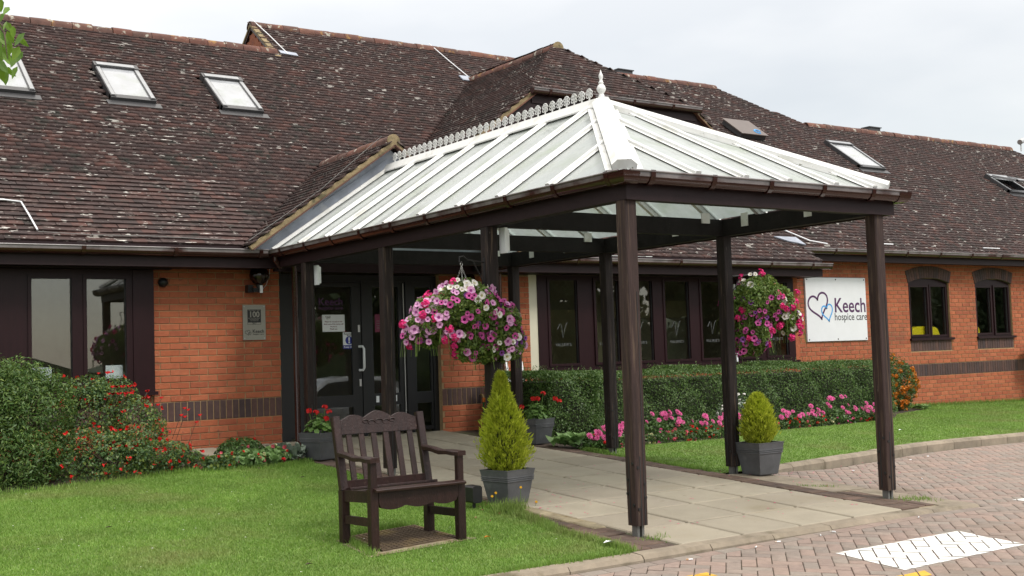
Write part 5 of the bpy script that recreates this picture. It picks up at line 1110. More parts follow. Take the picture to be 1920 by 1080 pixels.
def conifer(x, y, z, H, prof, label, n, seed, lean=0.):
    t = thing('golden_conifer', label, 'conifer', (x, y, z), 'golden conifers')
    MB().tube([(x, y, z-.03), (x, y, z+H*.6)], [.018, .006], 6).build('trunk', 'bark', t)
    r = np.random.default_rng(seed); f = r.uniform(0, 1, n)**.85; a = r.uniform(0, 6.283, n); rad = np.interp(f, [p[0] for p in prof], [p[1] for p in prof])
    lump = 1+.16*np.sin(a*4+f*17+seed)*np.sin(f*29+a*2)+.13*np.sin(a*9-f*31)+.08*np.sin(a*15+f*53); dep = r.uniform(.45, 1.12, n)**.6
    P = np.c_[x+np.cos(a)*rad*lump*dep+lean*f, y+np.sin(a)*rad*lump*dep, z+f*H]
    D = unit(np.c_[np.cos(a)*.75, np.sin(a)*.75, np.full(n, .95)]+r.normal(0, .28, (n, 3)))
    L = r.uniform(.025, .062, n)[:, None]; W_ = unit(np.cross(D, r.normal(0, 1, (n, 3))))*r.uniform(.0035, .006, n)[:, None]
    P += r.normal(0, .006, (n, 3)); base = P-D*L*.3
    Q = np.stack([base, base+D*L*.5+W_, base+D*L, base+D*L*.5-W_], 1)
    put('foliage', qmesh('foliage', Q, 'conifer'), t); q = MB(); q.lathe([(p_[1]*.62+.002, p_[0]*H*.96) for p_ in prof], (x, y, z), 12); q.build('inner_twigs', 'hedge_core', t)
    return t
zp = g(-.3, -5.1)
planter(-.215, -5.17, zp, .335, .285, R(11), 'square dark grey planter holding the tall golden conifer beside the bench')
conifer(-.225, -5.17, zp+.255, .83, [(0, .07), (.07, .145), (.18, .185), (.32, .19), (.46, .172), (.57, .138), (.66, .092), (.76, .066), (.87, .048), (.95, .028), (1, .008)], 'tall golden conifer with a narrow pointed top in the planter beside the bench', 15000, 3, -.03)
zp2 = g(2.76, -5.1)
planter(2.79, -5.16, zp2, .345, .315, R(-1), 'square dark grey planter holding the short golden conifer by the right hand posts')
conifer(2.79, -5.16, zp2+.28, .50, [(0, .06), (.12, .125), (.3, .15), (.5, .142), (.68, .115), (.82, .085), (.93, .05), (1, .012)], 'short egg shaped golden conifer in the planter by the right hand posts', 11000, 5)
# flowers ---------------------------------------------------------------
def petunia_me(nm, petal, throat, r=.032):
    q = MB(); n = 10; rim = [(math.cos(2*math.pi*i/n)*r*(1 if i % 2 == 0 else .9), math.sin(2*math.pi*i/n)*r*(1 if i % 2 == 0 else .9), .004 if i % 2 else -.002) for i in range(n)]
    mid = [(math.cos(2*math.pi*i/n)*r*.36, math.sin(2*math.pi*i/n)*r*.36, -.005) for i in range(n)]
    q.add(rim+mid, [(i, (i+1) % n, n+(i+1) % n, n+i) for i in range(n)], 0); q.add(mid+[(0, 0, -.028)], [(i, (i+1) % n, n) for i in range(n)], 1)
    return q.mesh(nm, [petal, throat])
PM = {'white': petunia_me('petunia', 'f_white', 'f_cream', .033), 'pale': petunia_me('petunia', 'f_pale', 'f_throat', .034), 'mag': petunia_me('petunia', 'f_mag', 'f_dark', .031), 'purple': petunia_me('petunia', 'f_purple', 'f_dark', .026)}
def cluster_me(nm, mt, r, k, pr_, seed):
    g_ = random.Random(seed); q = MB()
    for i in range(k):
        d = Vector((g_.gauss(0, 1), g_.gauss(0, 1), abs(g_.gauss(0, 1))*1.0)).normalized(); c = d*r*g_.uniform(.7, 1.05); u = d.orthogonal().normalized(); v = d.cross(u); a0 = g_.uniform(0, 6)
        pts = [c+(u*math.cos(a0+j*1.2566)+v*math.sin(a0+j*1.2566))*pr_ for j in range(5)]
        q.add([c-d*pr_*.35]+pts, [(0, 1+j, 1+(j+1) % 5) for j in range(5)])
    return q.mesh(nm, mt)
GH = cluster_me('geranium_head', 'f_hot', .038, 17, .015, 2); GR = cluster_me('geranium_head', 'f_red', .034, 20, .016, 3)
def dahlia_me(nm, mt, r):
    q = MB()
    for ring, (n, rr, el, L) in enumerate(((10, r*.30, .1, r*.75), (9, r*.22, .45, r*.62), (7, r*.12, .9, r*.45))):
        for i in range(n):
            a = 2*math.pi*(i+ring*.5)/n; d = Vector((math.cos(a)*math.cos(el), math.sin(a)*math.cos(el), math.sin(el))); s_ = Vector((-math.sin(a), math.cos(a), 0)); b0 = d*rr
            q.add([b0, b0+d*L*.55+s_*L*.26, b0+d*L, b0+d*L*.55-s_*L*.26], [(0, 1, 2, 3)])
    return q.mesh(nm, mt)
DM = dahlia_me('dahlia_flower', 'f_dahlia', .05); 
def aim(d, roll=None):
    q_ = Vector(d).normalized().to_track_quat('Z', 'Y'); return q_ @ Quaternion((0, 0, 1), random.uniform(0, 6.28))
def basket(cx, cy, cz, hook, post, label, blobs, nfl, mix, seed, leafn):
    zh = hook[2]
    bt = thing('basket_bracket', 'wrought iron bracket holding the '+label[1], 'bracket', (post[0], post[1], zh-.2), 'hanging basket brackets')
    sx = 1 if hook[0] > post[0] else -1
    MB().tube([(post[0], post[1], zh-.02), (hook[0]-sx*.06, hook[1], zh-.0), (hook[0]-sx*.02, hook[1], zh+.03), (hook[0]+sx*.02, hook[1], zh+.02), (hook[0]+sx*.02, hook[1], zh-.02), (hook[0]-sx*.01, hook[1], zh-.03)], .006, 6).build('arm', 'black', bt)
    MB().tube([(post[0], post[1], zh-.22), (post[0]+(hook[0]-post[0])*.5, hook[1], zh-.01)], .005, 6).build('stay', 'black', bt); MB().box(post[0]-.004, post[0]+.004, post[1]-.015, post[1]+.015, zh-.27, zh+.02).build('plate', 'black', bt)
    t = thing('hanging_basket', label[0], 'hanging basket', (hook[0], hook[1], zh-.5), 'hanging flower baskets')
    for a in (0, 2.1, 4.2):
        mb = MB(); p0 = Vector((hook[0], hook[1], zh-.06)); p1 = Vector((cx+.17*math.cos(a), cy+.17*math.sin(a), cz+.05)); n = 22
        for k in range(n):
            c = p0.lerp(p1, (k+.5)/n); d = (p1-p0).normalized(); s_ = d.orthogonal() if k % 2 else d.cross(d.orthogonal()); s_.normalize(); L_ = (p1-p0).length/n*.65
            mb.tube([c+d*L_*math.cos(u)+s_*.005*math.sin(u) for u in np.linspace(0, 2*math.pi, 7)], .0016, 4, cap=False)
        mb.build('chain', 'steel', t)
    MB().tube([(hook[0], hook[1], zh-.02), (hook[0]+.012, hook[1], zh-.04), (hook[0], hook[1], zh-.065), (hook[0]-.012, hook[1], zh-.04), (hook[0], hook[1], zh-.02)], .003, 5).build('ring', 'steel', t)
    MB().lathe([(.02, -.2), (.10, -.17), (.16, -.08), (.185, .02), (.175, .02), (.1, 0)], (cx, cy, cz), 16).build('bowl', 'soil', t, smooth=True)
    P = []; D = []
    for i, (c, r, wt) in enumerate(blobs):
        p_, d_ = ell_pts(int(leafn*wt), (cx+c[0], cy+c[1], cz+c[2]), r, .45, .16, seed*10+i); P.append(p_); D.append(d_)
    P = np.concatenate(P); D = np.concatenate(D)
    put('foliage', qmesh('foliage', leafquads(P, D, .036, .5, .8, .12), 'basketleaf'), t)
    # trailing stems
    mb = MB(); rr = random.Random(seed)
    for k in range(60):
        c, r, wt = rr.choice(blobs); a = rr.uniform(0, 6.28); b0 = Vector((cx+c[0]+r[0]*.85*math.cos(a), cy+c[1]+r[1]*.85*math.sin(a), cz+c[2]-r[2]*.2)); mb.tube([b0, b0+Vector((math.cos(a)*.05, math.sin(a)*.05, -.08)), b0+Vector((math.cos(a)*.07, math.sin(a)*.07, -.2))], .002, 4)
    mb.build('stems', 'basketleaf', t)
    for k in range(nfl):
        c, r, wt = rr.choices(blobs, [b_[2] for b_ in blobs])[0]
        while True:
            d = Vector((rr.gauss(0, 1), rr.gauss(0, 1), rr.gauss(0, 1))).normalized()
            if d.z > -.75 and (d.y < .35 or rr.random() < .25): break
        f = rr.uniform(.93, 1.12) if rr.random() > .16 or d.z > .25 else rr.uniform(1.15, 1.36); p_ = Vector((cx+c[0]+d.x*r[0]*f, cy+c[1]+d.y*r[1]*f, cz+c[2]+d.z*r[2]*f))
        rel = ((p_.x-cx)*rt.x+(p_.y-cy)*rt.y, p_.z-cz)
        kind = mix(rel[0], rel[1], rr)
        fd = Vector((d.x+rr.gauss(0, .3), d.y+rr.gauss(0, .3)-.35, d.z*.5+rr.gauss(0, .25)+.05))
        if kind == 'hot': put('geranium_flower', GH, t, loc=p_+d*.03, rot=aim(fd))
        else: o = put('petunia_flower', PM[kind], t, loc=p_+d*.012, rot=aim(fd)); s_ = rr.uniform(.72, 1.25); o.scale = (s_, s_, s_)
    return t
def mix1(u, v, r):
    if v > .2: return r.choices(('white', 'pale', 'hot', 'mag'), (5, 3, 3 if u < -.1 else .3, .5))[0]
    if u < -.18: return r.choices(('pale', 'white', 'hot', 'mag', 'purple'), (8, .8, 1.2, .8, .6))[0]
    if u < -.02: return r.choices(('pale', 'white', 'hot', 'mag'), (5, 1, 2, 2))[0]
    if v < -.16: return r.choices(('mag', 'white', 'pale', 'purple'), (5, 4, 2, 1.2))[0]
    return r.choices(('mag', 'pale', 'white', 'purple'), (8, 1.5, .8, 1.2))[0]
def mix2(u, v, r):
    if v > .17: return r.choices(('white', 'hot', 'mag'), (6, 2 if u > 0 else 1, 1))[0]
    if u > .16: return r.choices(('hot', 'white', 'mag', 'purple'), (4, 5 if v < .12 else 2, 1.2, .6))[0]
    return r.choices(('mag', 'purple', 'hot'), (9, 2, .6))[0]
basket(-.45, -4.92, 1.335, (-.47, -4.95, 1.845), (PXL-.056, -4.95), ('large hanging basket of pink, magenta and white petunias on the left post', 'large petunia basket on the left post'),
    [((0, 0, .05), (.33, .33, .26), 3), ((-.27, .1, -.02), (.2, .2, .2), 1.3), ((.27, -.12, -.10), (.2, .2, .24), 1.7), ((.10, -.05, -.20), (.22, .2, .17), .8), ((-.36, .14, -.08), (.12, .12, .12), .5), ((.36, -.16, -.20), (.13, .13, .16), .6)], 400, mix1, 11, 4200)
basket(3.03, -5.0, 1.40, (3.03, -4.95, 1.75), (PXR+.056, -4.95), ('trailing hanging basket of magenta petunias with hot pink and white blooms on the right post', 'trailing basket on the right post'),
    [((0, 0, .07), (.25, .25, .26), 2.2), ((-.10, .02, -.20), (.19, .19, .25), 2.6), ((.27, -.06, .0), (.16, .16, .22), 1.3), ((-.25, .1, .0), (.15, .14, .18), .6), ((-.18, .05, -.36), (.10, .10, .12), .6), ((.34, -.1, -.12), (.11, .11, .16), .5)], 230, mix2, 23, 3000)
# geranium pots
def geranium(x, y, z, label, seed, heads):
    t = thing('geranium_plant', label, 'geranium', (x, y, z), 'red geraniums in planters'); r = random.Random(seed)
    q = MB(); leaves_ = 0
    for k in range(130):
        d = Vector((r.gauss(0, 1), r.gauss(0, 1), abs(r.gauss(0, .8)))).normalized(); p_ = Vector((x+d.x*.18*r.uniform(.4, 1), y+d.y*.18*r.uniform(.4, 1), z+.02+d.z*.19*r.uniform(.5, 1.05)))
        nrm = (d+Vector((0, 0, .6))).normalized(); u = nrm.orthogonal().normalized(); v = nrm.cross(u); s_ = r.uniform(.02, .036); a0 = r.uniform(0, 6)
        pts = [p_+(u*math.cos(a0+i*.698)+v*math.sin(a0+i*.698))*s_*(1 if i % 2 else .88)+nrm*(.004 if i % 2 else -.004) for i in range(9)]
        me = MB(); me.add([p_-nrm*.006]+pts, [(0, 1+i, 1+(i+1) % 9) for i in range(9)]); put('leaf', me.mesh('leaf', 'gerleaf'), t)
    st = MB()
    for dx, dy, dz in heads:
        put('geranium_flower', GR, t, loc=(x+dx, y+dy, z+dz), rot=aim((0, -.4, 1))); st.tube([(x+dx*.3, y+dy*.3, z), (x+dx*.8, y+dy*.8, z+dz*.6), (x+dx, y+dy, z+dz)], .004, 5)
    st.build('stems', 'gerleaf', t)
z3 = g(-.3, -1.7); planter(-.31, -1.72, z3, .325, .29, R(20), 'square grey planter with red geraniums beside the dark door frame')
geranium(-.31, -1.72, z3+.28, 'red geranium in the planter beside the dark door frame', 4, [(-.05, -.03, .22), (.06, -.02, .27), (.10, -.03, .22), (.04, -.08, .15), (-.12, .0, .24)])
z4 = g(2.4, -1.9); planter(2.42, -1.9, z4, .33, .30, R(9), 'square grey planter with red geraniums beside the tall hedge end')
geranium(2.42, -1.9, z4+.29, 'red geranium in the planter beside the tall hedge end', 9, [(-.05, -.02, .24), (.0, -.05, .24), (.10, -.03, .30), (-.2, .0, .15), (.22, -.1, .23), (.27, -.12, .2)])
# ------------------------------------------------------------------ SHRUBS, HEDGE, BEDS
def shrub(name, label, cat, base, blobs, n, size, mt, seed, asp=.45, extra=(), lo=.55, group=None, jit=.8, stems=True):
    t = thing(name, label, cat, base, group); P = []; D = []
    tot = sum(b_[2] for b_ in blobs)
    for i, (c, r, wt) in enumerate(blobs):
        p_, d_ = ell_pts(int(n*wt/tot), c, r, lo, .17, seed*7+i, base[2]-.02); P.append(p_); D.append(d_)
    P = np.concatenate(P); D = np.concatenate(D); D[:, 2] += .35
    put('foliage', qmesh('foliage', leafquads(P, D, size, asp, jit), mt), t)
    if stems:
        q = MB()
        for i, (c, r, wt) in enumerate(blobs):
            for k in range(4): a = random.uniform(0, 6.28); q.tube([(base[0]+random.gauss(0, .06), base[1]+random.gauss(0, .06), base[2]-.02), ((base[0]+c[0])/2, (base[1]+c[1])/2, (base[2]+c[2])/2), (c[0]+r[0]*.6*math.cos(a), c[1]+r[1]*.6*math.sin(a), c[2]+r[2]*.5)], [.012, .008, .003], 5)
        q.build('stems', 'bark', t)
    return t, P, D
def flowers_on(t, P, D, me, nm, n, seed, off=.02, pick=None, sv=.25):
    r = np.random.default_rng(seed); w_ = np.ones(len(P))
    w_ *= (D[:, 1] < .25) | (D[:, 2] > .6)
    if pick is not None: w_ *= pick(P)
    idx = r.choice(len(P), min(n, int((w_ > 0).sum())), replace=False, p=w_/w_.sum())
    for i in idx:
        d = D[i]; o = put(nm, me, t, loc=Vector(P[i])+Vector(d)*off*r.uniform(.3, 2), rot=aim((d[0]+r.normal(0, .3), d[1]-.4+r.normal(0, .3), d[2]+r.normal(0, .3)))); s_ = 1+r.uniform(-sv, sv); o.scale = (s_,)*3
zl = g(-3.5, -1.6)
shrub('evergreen_shrub', 'large dense dark green shrub at the left edge under the window', 'shrub', (-3.55, -1.5, zl), [((-3.75, -1.4, .45), (.7, .6, .62), 2), ((-3.2, -1.55, .5), (.36, .4, .55), 1.3), ((-3.4, -1.7, .15), (.5, .36, .3), .8), ((-3.35, -1.4, .82), (.4, .35, .28), .8)], 24000, .042, 'shrub', 2, .32)
SALV = MB(); SALV.add([tuple(1.5*c_ for c_ in v_) for v_ in ((0, 0, 0), (.012, .006, .006), (.016, 0, .016), (-.010, .010, .004), (-.014, 0, .014), (0, -.014, .004), (.006, -.016, .012))], [(0, 1, 2), (0, 3, 4), (0, 5, 6), (0, 2, 4), (0, 6, 2)]); salv_me = SALV.mesh('salvia_flower', 'f_red')
t, P, D = shrub('salvia_shrub', 'bushy shrub dotted with small scarlet flowers below the left window', 'shrub', (-2.5, -1.4, g(-2.5, -1.4)), [((-2.55, -1.2, .42), (.38, .34, .42), 1.6), ((-2.15, -1.3, .36), (.30, .30, .33), 1.2), ((-2.55, -1.65, .18), (.52, .32, .28), 1.5), ((-2.05, -1.55, .12), (.36, .25, .18), .9), ((-1.75, -1.45, .05), (.25, .22, .13), .5), ((-2.35, -1.1, .74), (.28, .2, .18), .6), ((-2.6, -1.1, .78), (.26, .2, .17), .5)], 20000, .030, 'salvia', 3, .55)
flowers_on(t, P, D, salv_me, 'salvia_flower', 190, 5, .02)
q = MB(); r_ = random.Random(4)
for k in range(14):
    x = -2.6+r_.uniform(0, 1.05); y = -1.35; z = .62-.5*max(0, x+2.3); q.tube([(x, y, z-.1), (x+.06, y-.05, z+.1), (x+.12, y-.05, z+.2)], .003, 4); put('salvia_flower', salv_me, t, loc=(x+.12, y-.05, z+.2)); put('salvia_flower', salv_me, t, loc=(x+.08, y-.06, z+.13))
q.build('flower_stalks', 'bark', t)
t, P, D = shrub('mound_plant', 'low dark green mound plant against the slab edge by the brick wall', 'plant', (-1.0, -1.25, g(-1, -1.25)), [((-1.0, -1.2, .08), (.26, .2, .14), 1)], 2600, .034, 'bedleaf', 5)
flowers_on(t, P, D, cluster_me('bloom', 'f_red', .012, 5, .012, 5), 'bloom', 6, 3)
BEG = {c: cluster_me('begonia_flower', m_, .014, 5, .014, i+4) for i, (c, m_) in enumerate((('red', 'f_red'), ('pink', 'f_begonia'), ('white', 'f_cream'), ('hot', 'f_dahlia')))}
t, P, D = shrub('begonia_plant', 'pale green begonia with pink and red blooms at the lawn edge beside the silver plant', 'plant', (-1.05, -1.8, g(-1.05, -1.8)), [((-1.15, -1.75, .02), (.2, .16, .10), 1), ((-.85, -1.72, .03), (.18, .15, .11), 1)], 900, .07, 'limeleaf', 6, .8)
for c in ('red', 'pink', 'white', 'pink'): flowers_on(t, P, D, BEG[c], 'begonia_flower', 9, ord(c[0]), .02, lambda p: (p[:, 1] < -1.74)*1.)
t, P, D = shrub('begonia_plant', 'small bronze leaved begonia with red blooms in front of the salvia shrub', 'plant', (-1.45, -1.78, g(-1.4, -1.8)), [((-1.42, -1.74, .02), (.2, .13, .09), 1)], 1100, .035, 'salvia', 16, .7)
for c in ('red', 'pink'): flowers_on(t, P, D, BEG[c], 'begonia_flower', 10, ord(c[0]), .02)
def rosette(name, label, x, y, z, n, L, wd, mt, seed, up_=.8, cat='plant'):
    t = thing(name, label, cat, (x, y, z)); r = random.Random(seed)
    for k in range(n):
        a = r.uniform(0, 6.28); el = r.uniform(.25, 1.3)*up_; l_ = L*r.uniform(.7, 1.15); d = Vector((math.cos(a)*math.cos(el), math.sin(a)*math.cos(el), math.sin(el))); s_ = Vector((-math.sin(a), math.cos(a), 0)); b0 = Vector((x+r.gauss(0, L*.28), y+r.gauss(0, L*.28), z)); w_ = wd*r.uniform(.8, 1.2)
        drop = Vector((0, 0, -l_*.22)); p1 = b0+d*l_*.35; p2 = b0+d*l_*.72+drop*.3; p3 = b0+d*l_+drop; f = Vector((0, 0, w_*.25))
        q = MB(); q.add([b0, p1+s_*w_*.4+f, p1, p1-s_*w_*.4+f, p2+s_*w_*.5+f, p2, p2-s_*w_*.5+f, p3], [(0, 2, 1), (0, 3, 2), (1, 2, 5, 4), (2, 3, 6, 5), (4, 5, 7), (5, 6, 7)]); put('leaf', q.mesh('leaf', mt), t)
    return t
rosette('lambs_ear_plant', 'silver leaved lamb\'s ear clump at the corner of the left bed', -.62, -1.58, g(-.7, -1.5), 110, .25, .055, 'silver', 3, 1.)
rosette('mantle_plant', 'broad lime green leafy plant beside the right geranium planter', 2.58, -2.40, g(2.5, -2.4)+.02, 46, .22, .17, 'limeleaf', 5, .7)
rosette('hollyhock_seedling', 'small blue green leafy plant at the foot of the pyracantha', 11.95, -.25, g(12, -.2), 16, .16, .10, 'limeleaf', 8, .6)
# clipped hedge
def hedge(label, segs, n, seed):
    """segs: boxes (x0,x1,y0,y1,z1) with rounded shoulders"""
    t = thing('clipped_hedge', label, 'hedge', (segs[0][0], segs[0][2], g(segs[0][0], segs[0][2])), 'clipped hedges under the bay window'); r = np.random.default_rng(seed); Ps, Ds = [], []
    core = MB()
    for x0, x1, y0, y1, z1 in segs:
        zb_ = g((x0+x1)/2, y0); L, Dp, Hh = x1-x0, y1-y0, z1-zb_
        A = np.array([L*Hh, L*Dp, Dp*Hh, Dp*Hh]); k = r.choice(4, int(n*A.sum()), p=A/A.sum()); u, v = r.uniform(0, 1, len(k)), r.uniform(0, 1, len(k))
        X = np.where(k < 2, x0+u*L, np.where(k == 2, x0, x1)); Y = np.where(k == 0, y0, np.where(k == 1, y0+v*Dp, y0+u*Dp)); Z = np.where(k == 1, z1, zb_+v*Hh)
        Nn = np.array([(0, -1, .25), (0, -.1, 1), (-1, 0, .25), (1, 0, .25)], float)[k]
        # rounded shoulders and lumps
        cx, cyy = (x0+x1)/2, (y0+y1)/2
        f = np.clip((Z-(z1-.16))/.16, 0, 1); Y = np.where((k == 0), Y+.07*f**2, Y); Z = np.where(k == 1, Z-.09*np.clip(1-(Y-y0)/.2, 0, 1)**2-.06*np.clip(1-np.minimum(X-x0, x1-X)/.25, 0, 1)**2, Z)
        X = np.where(k == 3, X-.12*f**2-.10*((Y-cyy)/Dp*2)**4, np.where(k == 2, X+.1*f**2, X))
        lump = .030*np.sin(X*7.3+Z*5+seed)+.022*np.sin(X*13+Z*11)+.02*np.sin(Z*17-X*3); dep = -np.abs(r.normal(0, .022, len(k)))+lump
        P = np.c_[X, Y, Z]+unit(Nn)*dep[:, None]; Ps.append(P); Ds.append(Nn)
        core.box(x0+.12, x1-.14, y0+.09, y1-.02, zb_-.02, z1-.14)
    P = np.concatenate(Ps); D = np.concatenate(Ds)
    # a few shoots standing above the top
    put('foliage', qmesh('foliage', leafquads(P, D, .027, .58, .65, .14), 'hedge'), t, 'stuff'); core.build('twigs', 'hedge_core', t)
    m_ = r.choice(len(P), len(P)//120); S_ = P[m_][D[m_][:, 2] > .9]; sh = []
    for s0 in S_[:90]:
        for j in range(5): sh.append(s0+np.array([r.normal(0, .008), r.normal(0, .008), .012+.018*j]))
    if sh: sh = np.array(sh); put('shoots', qmesh('shoots', leafquads(sh, np.tile([0, -.4, .6], (len(sh), 1)), .024, .5, .7), 'hedge'), t)
hedge('short taller block of clipped hedge nearest the doors', [(2.75, 3.62, -1.75, -.25, .80)], 5600, 2)
hedge('long clipped box hedge under the bay windows', [(3.62, 10.0, -1.22, -.22, .74)], 4400, 5)
# pyracantha
t, P, D = shrub('pyracantha_bush', 'pyracantha bush covered with orange berries against the right brick wall', 'shrub', (11.3, -.1, g(11.3, -.1)), [((11.05, -.1, .30), (.42, .3, .50), 1.2), ((11.55, -.12, .26), (.36, .3, .46), 1.2), ((11.2, -.1, .0), (.5, .3, .3), .8)], 9000, .042, 'bedleaf', 8, .4)
flowers_on(t, P, D, cluster_me('berry_cluster', 'f_orange', .042, 14, .02, 8), 'berry_cluster', 200, 6, .012)
# bedding plants in front of the hedge
DAH = [(2.72, -2.55, .16, 'nearest the left posts'), (2.95, -2.5, .22, 'second from the left posts'), (3.55, -2.1, .20, 'behind the front corner post'), (4.1, -2.1, .30, 'between the two tall posts, left of the pair'), (4.55, -2.1, .30, 'between the two tall posts with the tallest blooms'), (5.05, -2.05, .24, 'between the two tall posts, third along'), (5.5, -1.95, .24, 'left of the white flowered plant'), (6.9, -1.65, .25, 'just right of the short conifer'), (7.5, -1.6, .26, 'second right of the short conifer'), (8.15, -1.5, .36, 'with the tallest blooms by the hedge end'), (8.65, -1.45, .27, 'near the hedge end'), (9.2, -1.35, .24, 'last in the row by the far hedge end')]
for i, (x, y, h, wh) in enumerate(DAH):
    z = g(x, y); t, P, D = shrub('dahlia_plant', 'pink dahlia plant '+wh, 'dahlia', (x, y, z), [((x, y, z+h*.33), (.22, .17, h*.42), 1)], 420, .055, 'bedleaf', 30+i, .5, group='pink dahlias along the hedge'); r = random.Random(i)
    for k in range(r.randint(8, 12)):
        o = put('dahlia_flower', DM, t, loc=(x+r.uniform(-.24, .24), y-.10+r.uniform(-.08, .05), z+h*r.uniform(.45, 1.05)+.02), rot=aim((r.gauss(0, .3), -.8, .6))); s_ = r.uniform(.6, .95); o.scale = (s_,)*3
cols = ['red', 'pink', 'red', 'white', 'hot', 'pink', 'red']
for i in range(24):
    f = i/23; x = 2.75+f*7.0
    if 5.75 < x < 6.3: continue
    y = float(np.interp(x, [p[0] for p in BEDFRONT], [p[1] for p in BEDFRONT]))+.13; z = g(x, y); c = cols[i % 7]
    nd = min(DAH, key=lambda d_: abs(d_[0]-x)); cn = 'red' if c == 'red' else 'white' if c == 'white' else 'deep pink' if c == 'hot' else 'salmon pink'
    t, P, D = shrub('begonia_bedding', cn+' begonia '+('left of' if x < nd[0]-.12 else 'right of' if x > nd[0]+.12 else 'in front of')+' dahlia '+nd[3].replace('between the two tall posts', 'amid the posts'), 'begonia', (x, y, z), [((x, y, z+.04), (.17, .12, .08), 1)], 240, .032, 'salvia' if i % 2 else 'bedleaf', 60+i, .7, group=('red' if c == 'red' else 'white' if c == 'white' else 'pink')+' begonias edging the bed', stems=False)
    flowers_on(t, P, D, BEG[c], 'begonia_flower', 9, i, .02)
t, P, D = shrub('white_flower_plant', 'airy plant with tiny white flowers behind the tall right hand post', 'plant', (5.95, -1.75, g(5.9, -1.7)), [((5.95, -1.7, .08), (.3, .2, .27), 1)], 700, .03, 'silver', 44)
flowers_on(t, P, D, cluster_me('white_bloom', 'f_white', .018, 6, .014, 3), 'white_bloom', 40, 4)
# dandelions at the planter
for x, y, h, lb in ((-.55, -5.42, .12, 'yellow dandelion left of the conifer planter'), (-.50, -5.40, .14, 'taller yellow dandelion left of the conifer planter'), (-.28, -5.44, .17, 'yellow dandelion in front of the conifer planter'), (-.10, -5.40, .03, 'yellow dandelion at the right foot of the conifer planter')):
    t = thing('dandelion', lb, 'flower', (x, y, g(x, y)), 'dandelions at the planter'); MB().tube([(x, y, g(x, y)), (x+.01, y, g(x, y)+h)], .002, 4).build('stem', 'gerleaf', t); put('bloom', cluster_me('bloom', 'f_yellow', .009, 8, .01, 3), t, loc=(x+.01, y, g(x, y)+h))
# fallen petals and litter
r = random.Random(19); V = []
for k in range(70):
    x, y = (r.uniform(-4.5, -.7), r.uniform(-7.1, -2.3)) if k < 45 else (r.uniform(3, 14), r.uniform(-3.7, -1.5))
    if not inpoly(LAWN_L if k < 45 else LAWN_R, np.array([x]), np.array([y]))[0]: continue
    z = g(x, y)+.012; a = r.uniform(0, 6.28); s_ = r.uniform(.004, .009); V.append([(x+s_*math.cos(a+i*1.57), y+s_*math.sin(a+i*1.57), z+.003*(i % 2)) for i in range(4)])
put('daisies', qmesh('daisies', np.array(V), 'f_white'), None, 'stuff')
for x, y, lb in ((-1.05, -2.9, 'curled brown fallen leaf on the lawn behind the bench'), (-2.6, -6.4, 'brown fallen leaf on the lawn left of the bench feet'), (-1.18, -6.32, 'rusty fallen leaf beside the front right bench foot'), (-3.3, -4.4, 'brown fallen leaf in the middle of the left lawn')):
    q = MB(); z = g(x, y)+.014; q.add([(x-.03, y, z), (x, y-.014, z+.01), (x+.035, y+.006, z), (x, y+.018, z+.008)], [(0, 1, 2, 3)]); tag(q.build('fallen_leaf', 'f_orange' if 'rusty' in lb else 'bark'), lb, 'leaf')
r = random.Random(9); V = []
for k in range(150):
    x, y = r.choice([(r.uniform(-.1, 2.2), r.uniform(-6.9, -3.5)), (r.gauss(-.1, .35), r.gauss(-5.1, .4)), (r.gauss(3.4, .8), r.gauss(-5.3, .4))]); 
    z = (g(x, y)+.004) if x < 2.5 else max(road_z(x, y), g(x, y)-.05 if x > 2.9 else g(x, y))+.006; a = r.uniform(0, 6.28); s_ = r.uniform(.006, .013)
    V.append([(x+s_*math.cos(a+i*1.57), y+s_*math.sin(a+i*1.57), z+.002*(i % 2)) for i in range(4)])
put('fallen_petals', qmesh('fallen_petals', np.array(V), 'f_hot'), None, 'stuff')
BUT = [(.30, -7.50, 'on the road below the kerb in line with the front corner post'), (.55, -7.47, 'against the kerb left of the white road marking'), (.98, -7.49, 'against the kerb above the white road marking'), (1.15, -7.46, 'second against the kerb above the white road marking'), (-.35, -7.52, 'below the kerb left of the front corner post'), (2.15, -7.47, 'near the kerb end'), (5.9, -4.55, 'against the far kerb right of the right front post'), (6.4, -4.42, 'second against the far kerb'), (7.4, -4.2, 'third against the far kerb'), (4.4, -4.95, 'against the far kerb left of the right front post'), (4.3, -5.9, 'out on the paving beyond the right front post')]
for x, y, lb in BUT:
    z = road_z(x, y)+.009; a = r.uniform(0, 3.1); d = Vector((math.cos(a), math.sin(a), 0))*.022; t = thing('cigarette_end', 'cigarette end '+lb, 'litter', (x, y, z), 'cigarette ends along the kerbs')
    MB().tube([Vector((x, y, z))-d, Vector((x, y, z))+d*.3], .0048, 7).build('paper', 'white_clean', t); MB().tube([Vector((x, y, z))+d*.31, Vector((x, y, z))+d], .0048, 7).build('filter', 'filter', t)
for x, y, lb in ((7.9, -2.9, 'scrap of white paper on the far lawn'), (-.62, -7.0, 'white petal scrap on the lawn tip by the corner post')):
    q = MB(); z = g(x, y)+.025; q.add([(x-.05, y, z), (x, y-.025, z+.012), (x+.06, y, z), (x, y+.03, z+.01)], [(0, 1, 2, 3)]); tag(q.build('paper_scrap', 'white_clean'), lb, 'litter')
